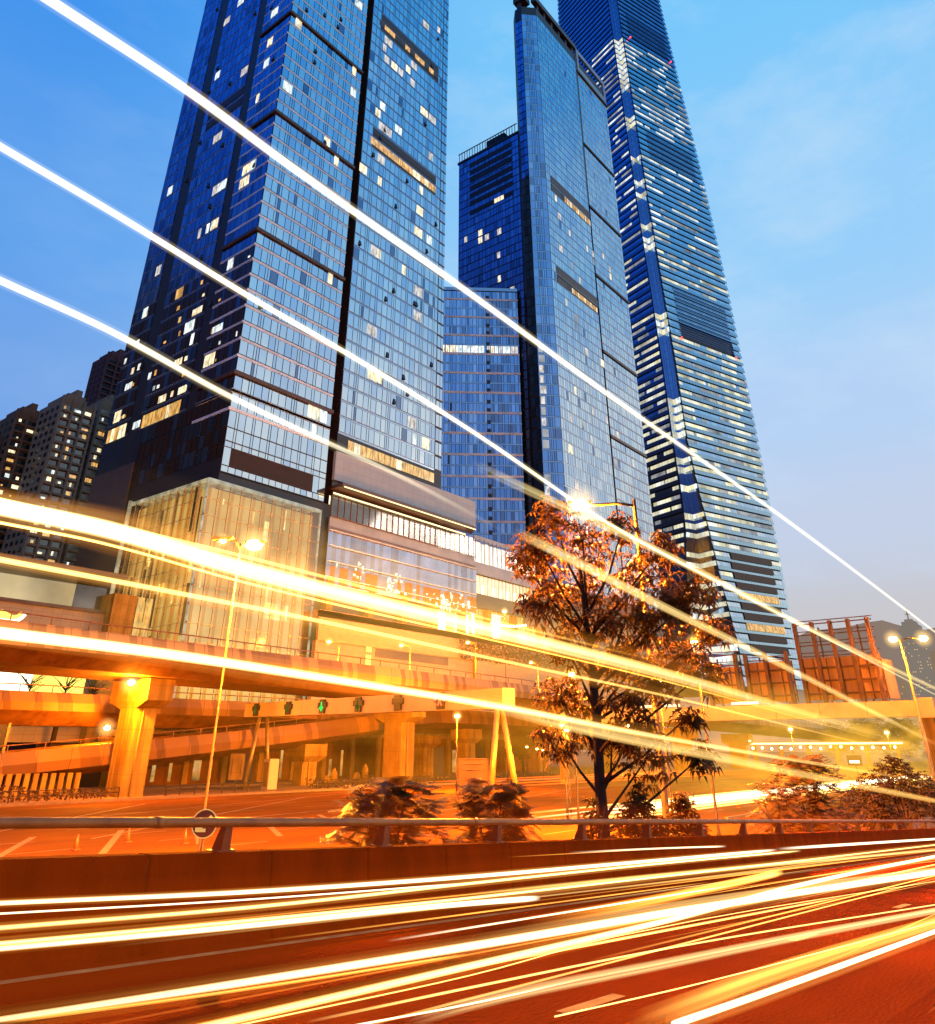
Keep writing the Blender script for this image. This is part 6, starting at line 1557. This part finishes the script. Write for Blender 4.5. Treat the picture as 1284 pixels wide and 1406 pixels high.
#trail(U['K'],'faint grey yellow light trail above the stone podium band',.05,Y2,(.45,.15),(0,.2),None,soft=(.3,.3))
low = [('S1','white light trail highest on the barrier face',(.026,.042),W1,(.45,1),(.4,0),(.05,.09),(0,.05)),
('S2','thin white light trail just under the highest one on the barrier',.014,W1,(.5,.7),(.3,.1),None,(0,.1)),
('S15','yellow light trail rising along the barrier into the right distance',.03,Y1,(.5,1.3),(.4,.0),(.07,.09),(0,.05)),
('S3','white light trail that stops dead in mid road by the barrier foot',(.022,.045),W1,(.35,.9),(.5,0),(.05,.07),(0,.02)),
('S3b','golden light trail hugging the barrier foot',.022,Y1,(.8,1),(.4,.1),(.06,.1),(0,0)),
('S5','widest white light trail across the middle of the road',(.010,.10),W1,(.15,1.1),(.6,0),(.08,.2),(0,0)),
('S5b','golden light trail merging with the widest white one',.06,Y2,(.3,1),(.5,.1),None,(.3,0)),
('S6','white gold light trail cutting across two lanes toward the barrier',(.026,.06),W1,(.35,.9),(.8,.05),(.06,.16),(0,0)),
('S7','hair thin yellow light trail on the middle of the road',.009,Y1,(.8,.8),(.5,.3),None,(0,.2)),
('S8','greyish white light trail above the lane dashes',.055,Y2,(.5,.9),(.1,0),None,(.3,0)),
('S8b','hair thin pale light trail over the greyish one',.012,Y1,(.6,.7),(.4,.2),None,(.2,0)),
('S9','thin yellow light trail starting beside the front lane dash',.009,Y1,(1,.8),(.3,.3),None,(0,0)),
('S10','nearest and brightest white light trail at the lower right corner',.030,W1,(.9,1),(.2,.05),(.09,.10),(0,0)),
('S10b','soft orange light trail beside the nearest bright one',.075,O1,(.7,1),(.1,.1),None,(.25,0)),
('S11','orange yellow light trail that ends abruptly before the barrier',.075,O1,(.2,2.0),(.8,.0),None,(.3,.02)),
('S12','soft yellow light trail between the barrier and the widest trail',.05,Y2,(.6,1),(.5,.2),None,(.2,0)),
('S13','short white light trail at the right edge under the rail',.06,W1,(.6,1),(.1,.1),None,(.2,0)),
('S14','short pale light trail on top of the barrier face',.025,W1,(.3,.6),(.2,.2),None,(.3,.05)),
('S16','thin white light trail at the bottom of the road',.009,W1,(.8,.5),(.2,.2),None,(0,.3)),
('S17','thin orange light trail along the middle lane',.018,O1,(.7,1),(.4,.2),None,(.1,.1))]
for key, lb, r_, m, en, wm, gl, sf in low:
    h, pts = LW[key]
    r_ = tuple(x*.62 for x in r_) if isinstance(r_, tuple) else r_*.62
    if gl: gl = tuple(x*.6 for x in gl)
    a = 1.5 if pts[0][0] < 4.6 and not sf[0] else 0
    b = 14 if key in ('S3b','S5','S5b','S6','S8','S8b','S9','S7','S12','S13') else (3 if key in ('S10','S10b') else 0)
    trail(pts, lb, r_, m, en, wm, gl, a, b, sf)
VE = trailmat('added_glow_red', (1,.12,.002), (1,.07,.001), .045, 1.0); VO = trailmat('added_glow_amber', (1,.38,.015), (1,.25,.006), .09, 1.0)  # emissive tubes added to lay an orange wash over road and plaza
for y, h, R_, m, lb in ((7.3,.75,.85,VE,'wide dim red glow tube added to tint the barrier lane'),(4.6,.55,.95,VE,'wide dim red glow tube added to tint the middle lane'),(1.6,.25,.9,VE,'wide dim red glow tube added to tint the nearest lane')):
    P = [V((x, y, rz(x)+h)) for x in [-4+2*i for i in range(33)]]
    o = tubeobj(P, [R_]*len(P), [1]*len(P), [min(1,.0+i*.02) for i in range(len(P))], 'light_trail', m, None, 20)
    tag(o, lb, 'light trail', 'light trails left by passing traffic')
for y, h, R_, x0, x1, lb in ((26,2.6,3.2,36,150,'broad amber glow tube added over the plaza lanes behind the tree'),(40,3.0,4.0,60,210,'broad amber glow tube added under the far gantry')):
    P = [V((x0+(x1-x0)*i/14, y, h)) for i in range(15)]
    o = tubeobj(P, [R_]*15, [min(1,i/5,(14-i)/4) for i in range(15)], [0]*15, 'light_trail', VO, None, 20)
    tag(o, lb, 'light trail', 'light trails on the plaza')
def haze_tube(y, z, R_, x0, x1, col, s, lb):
    m = trailmat('painted_haze', col, tuple(c_*.8 for c_ in col), s, 2.2)  # lamp-lit haze painted as emission on a wide tube
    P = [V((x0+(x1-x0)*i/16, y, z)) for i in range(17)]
    o = tubeobj(P, [R_]*17, [min(1,i/5,(16-i)/5) for i in range(17)], [0]*17, 'painted_haze', m, None, 24)
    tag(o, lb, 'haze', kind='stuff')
haze_tube(110, 27, 17, 50, 260, (1,.52,.09), .22, 'glowing tube painting amber lamp haze in front of the pavilion and shopping podium')
haze_tube(75, 6, 11, 40, 230, (1,.33,.015), .15, 'glowing tube painting deep orange lamp haze over the plaza lanes')
haze_tube(30, 5, 7, 50, 240, (1,.52,.05), .40, 'glowing tube painting golden lamp haze at the right behind the tree')
for k in range(26):
    rs = random.Random(400+k); y = rs.uniform(1.2,8.2); x0 = rs.uniform(2,16); L_ = rs.uniform(5,22); h = rs.uniform(.3,1.0); dy = rs.uniform(-.5,.35)
    P = [V((x0+L_*i/6, y+dy*i/6, rz(x0+L_*i/6)+h)) for i in range(7)]
    o = tubeobj(P, [rs.uniform(.004,.011)]*7, [min(1,i/2.0,(6-i)/1.5)*rs.uniform(.5,1) for i in range(7)], [rs.uniform(.1,.8)]*7, 'fine_light_trail', rs.choice([Y1,O1,O1,Y2,W1]), None, 6)
    tag(o, 'hair fine stray light trail scattered among the broad ones on the near road', 'light trail', 'fine stray light trails on the near road')
for i, (x, y, z) in enumerate(((150,100,5.2),(158,108,5.6),(172,118,6.2),(140,92,5.0),(196,120,7),(180,86,6.0),(210,100,7.4),(230,84,7.2))):
    mast(x, y, z, 'small amber lamp mast, one of the scattered far ones under and beyond the flyovers', 0, .22, .15)
r = random.Random(31)
ordn = ['first','second','third','fourth','fifth','sixth','seventh','eighth','ninth','tenth','eleventh','twelfth']
for i in range(12):
    y = 31.5+i*.62; z = .55+.1*(i%3)
    pts = [(64+r.uniform(-14,6),y,z),(100,y-.1,z),(150+r.uniform(-20,40),y-.8,z)]
    trail(pts, ordn[i]+' light trail counted from the near side in the plaza band behind the bushes', r.uniform(.05,.12), r.choice([W1,Y1,Y1]), (.6,.9), (.5,.1), None, 0, 0, (.15,.1), group='light trails on the plaza')
for i, (y, lb) in enumerate(((70,'nearest red light trail on the plaza behind the gantry leg'),(76,'second red light trail on the plaza'),(83,'third red light trail on the plaza'),(89,'farthest red light trail along the far kerb'))):
    trail([(88+4*i,y,.6),(130,y+.3,.6),(215,y+.5,.6)], lb, .10, R1, (.7,.7), (.3,.3), None, 0, 0, (.2,.3), group='red light trails on the plaza')

for o in list(bpy.data.objects):
    if '_o' in o: del o['_o']
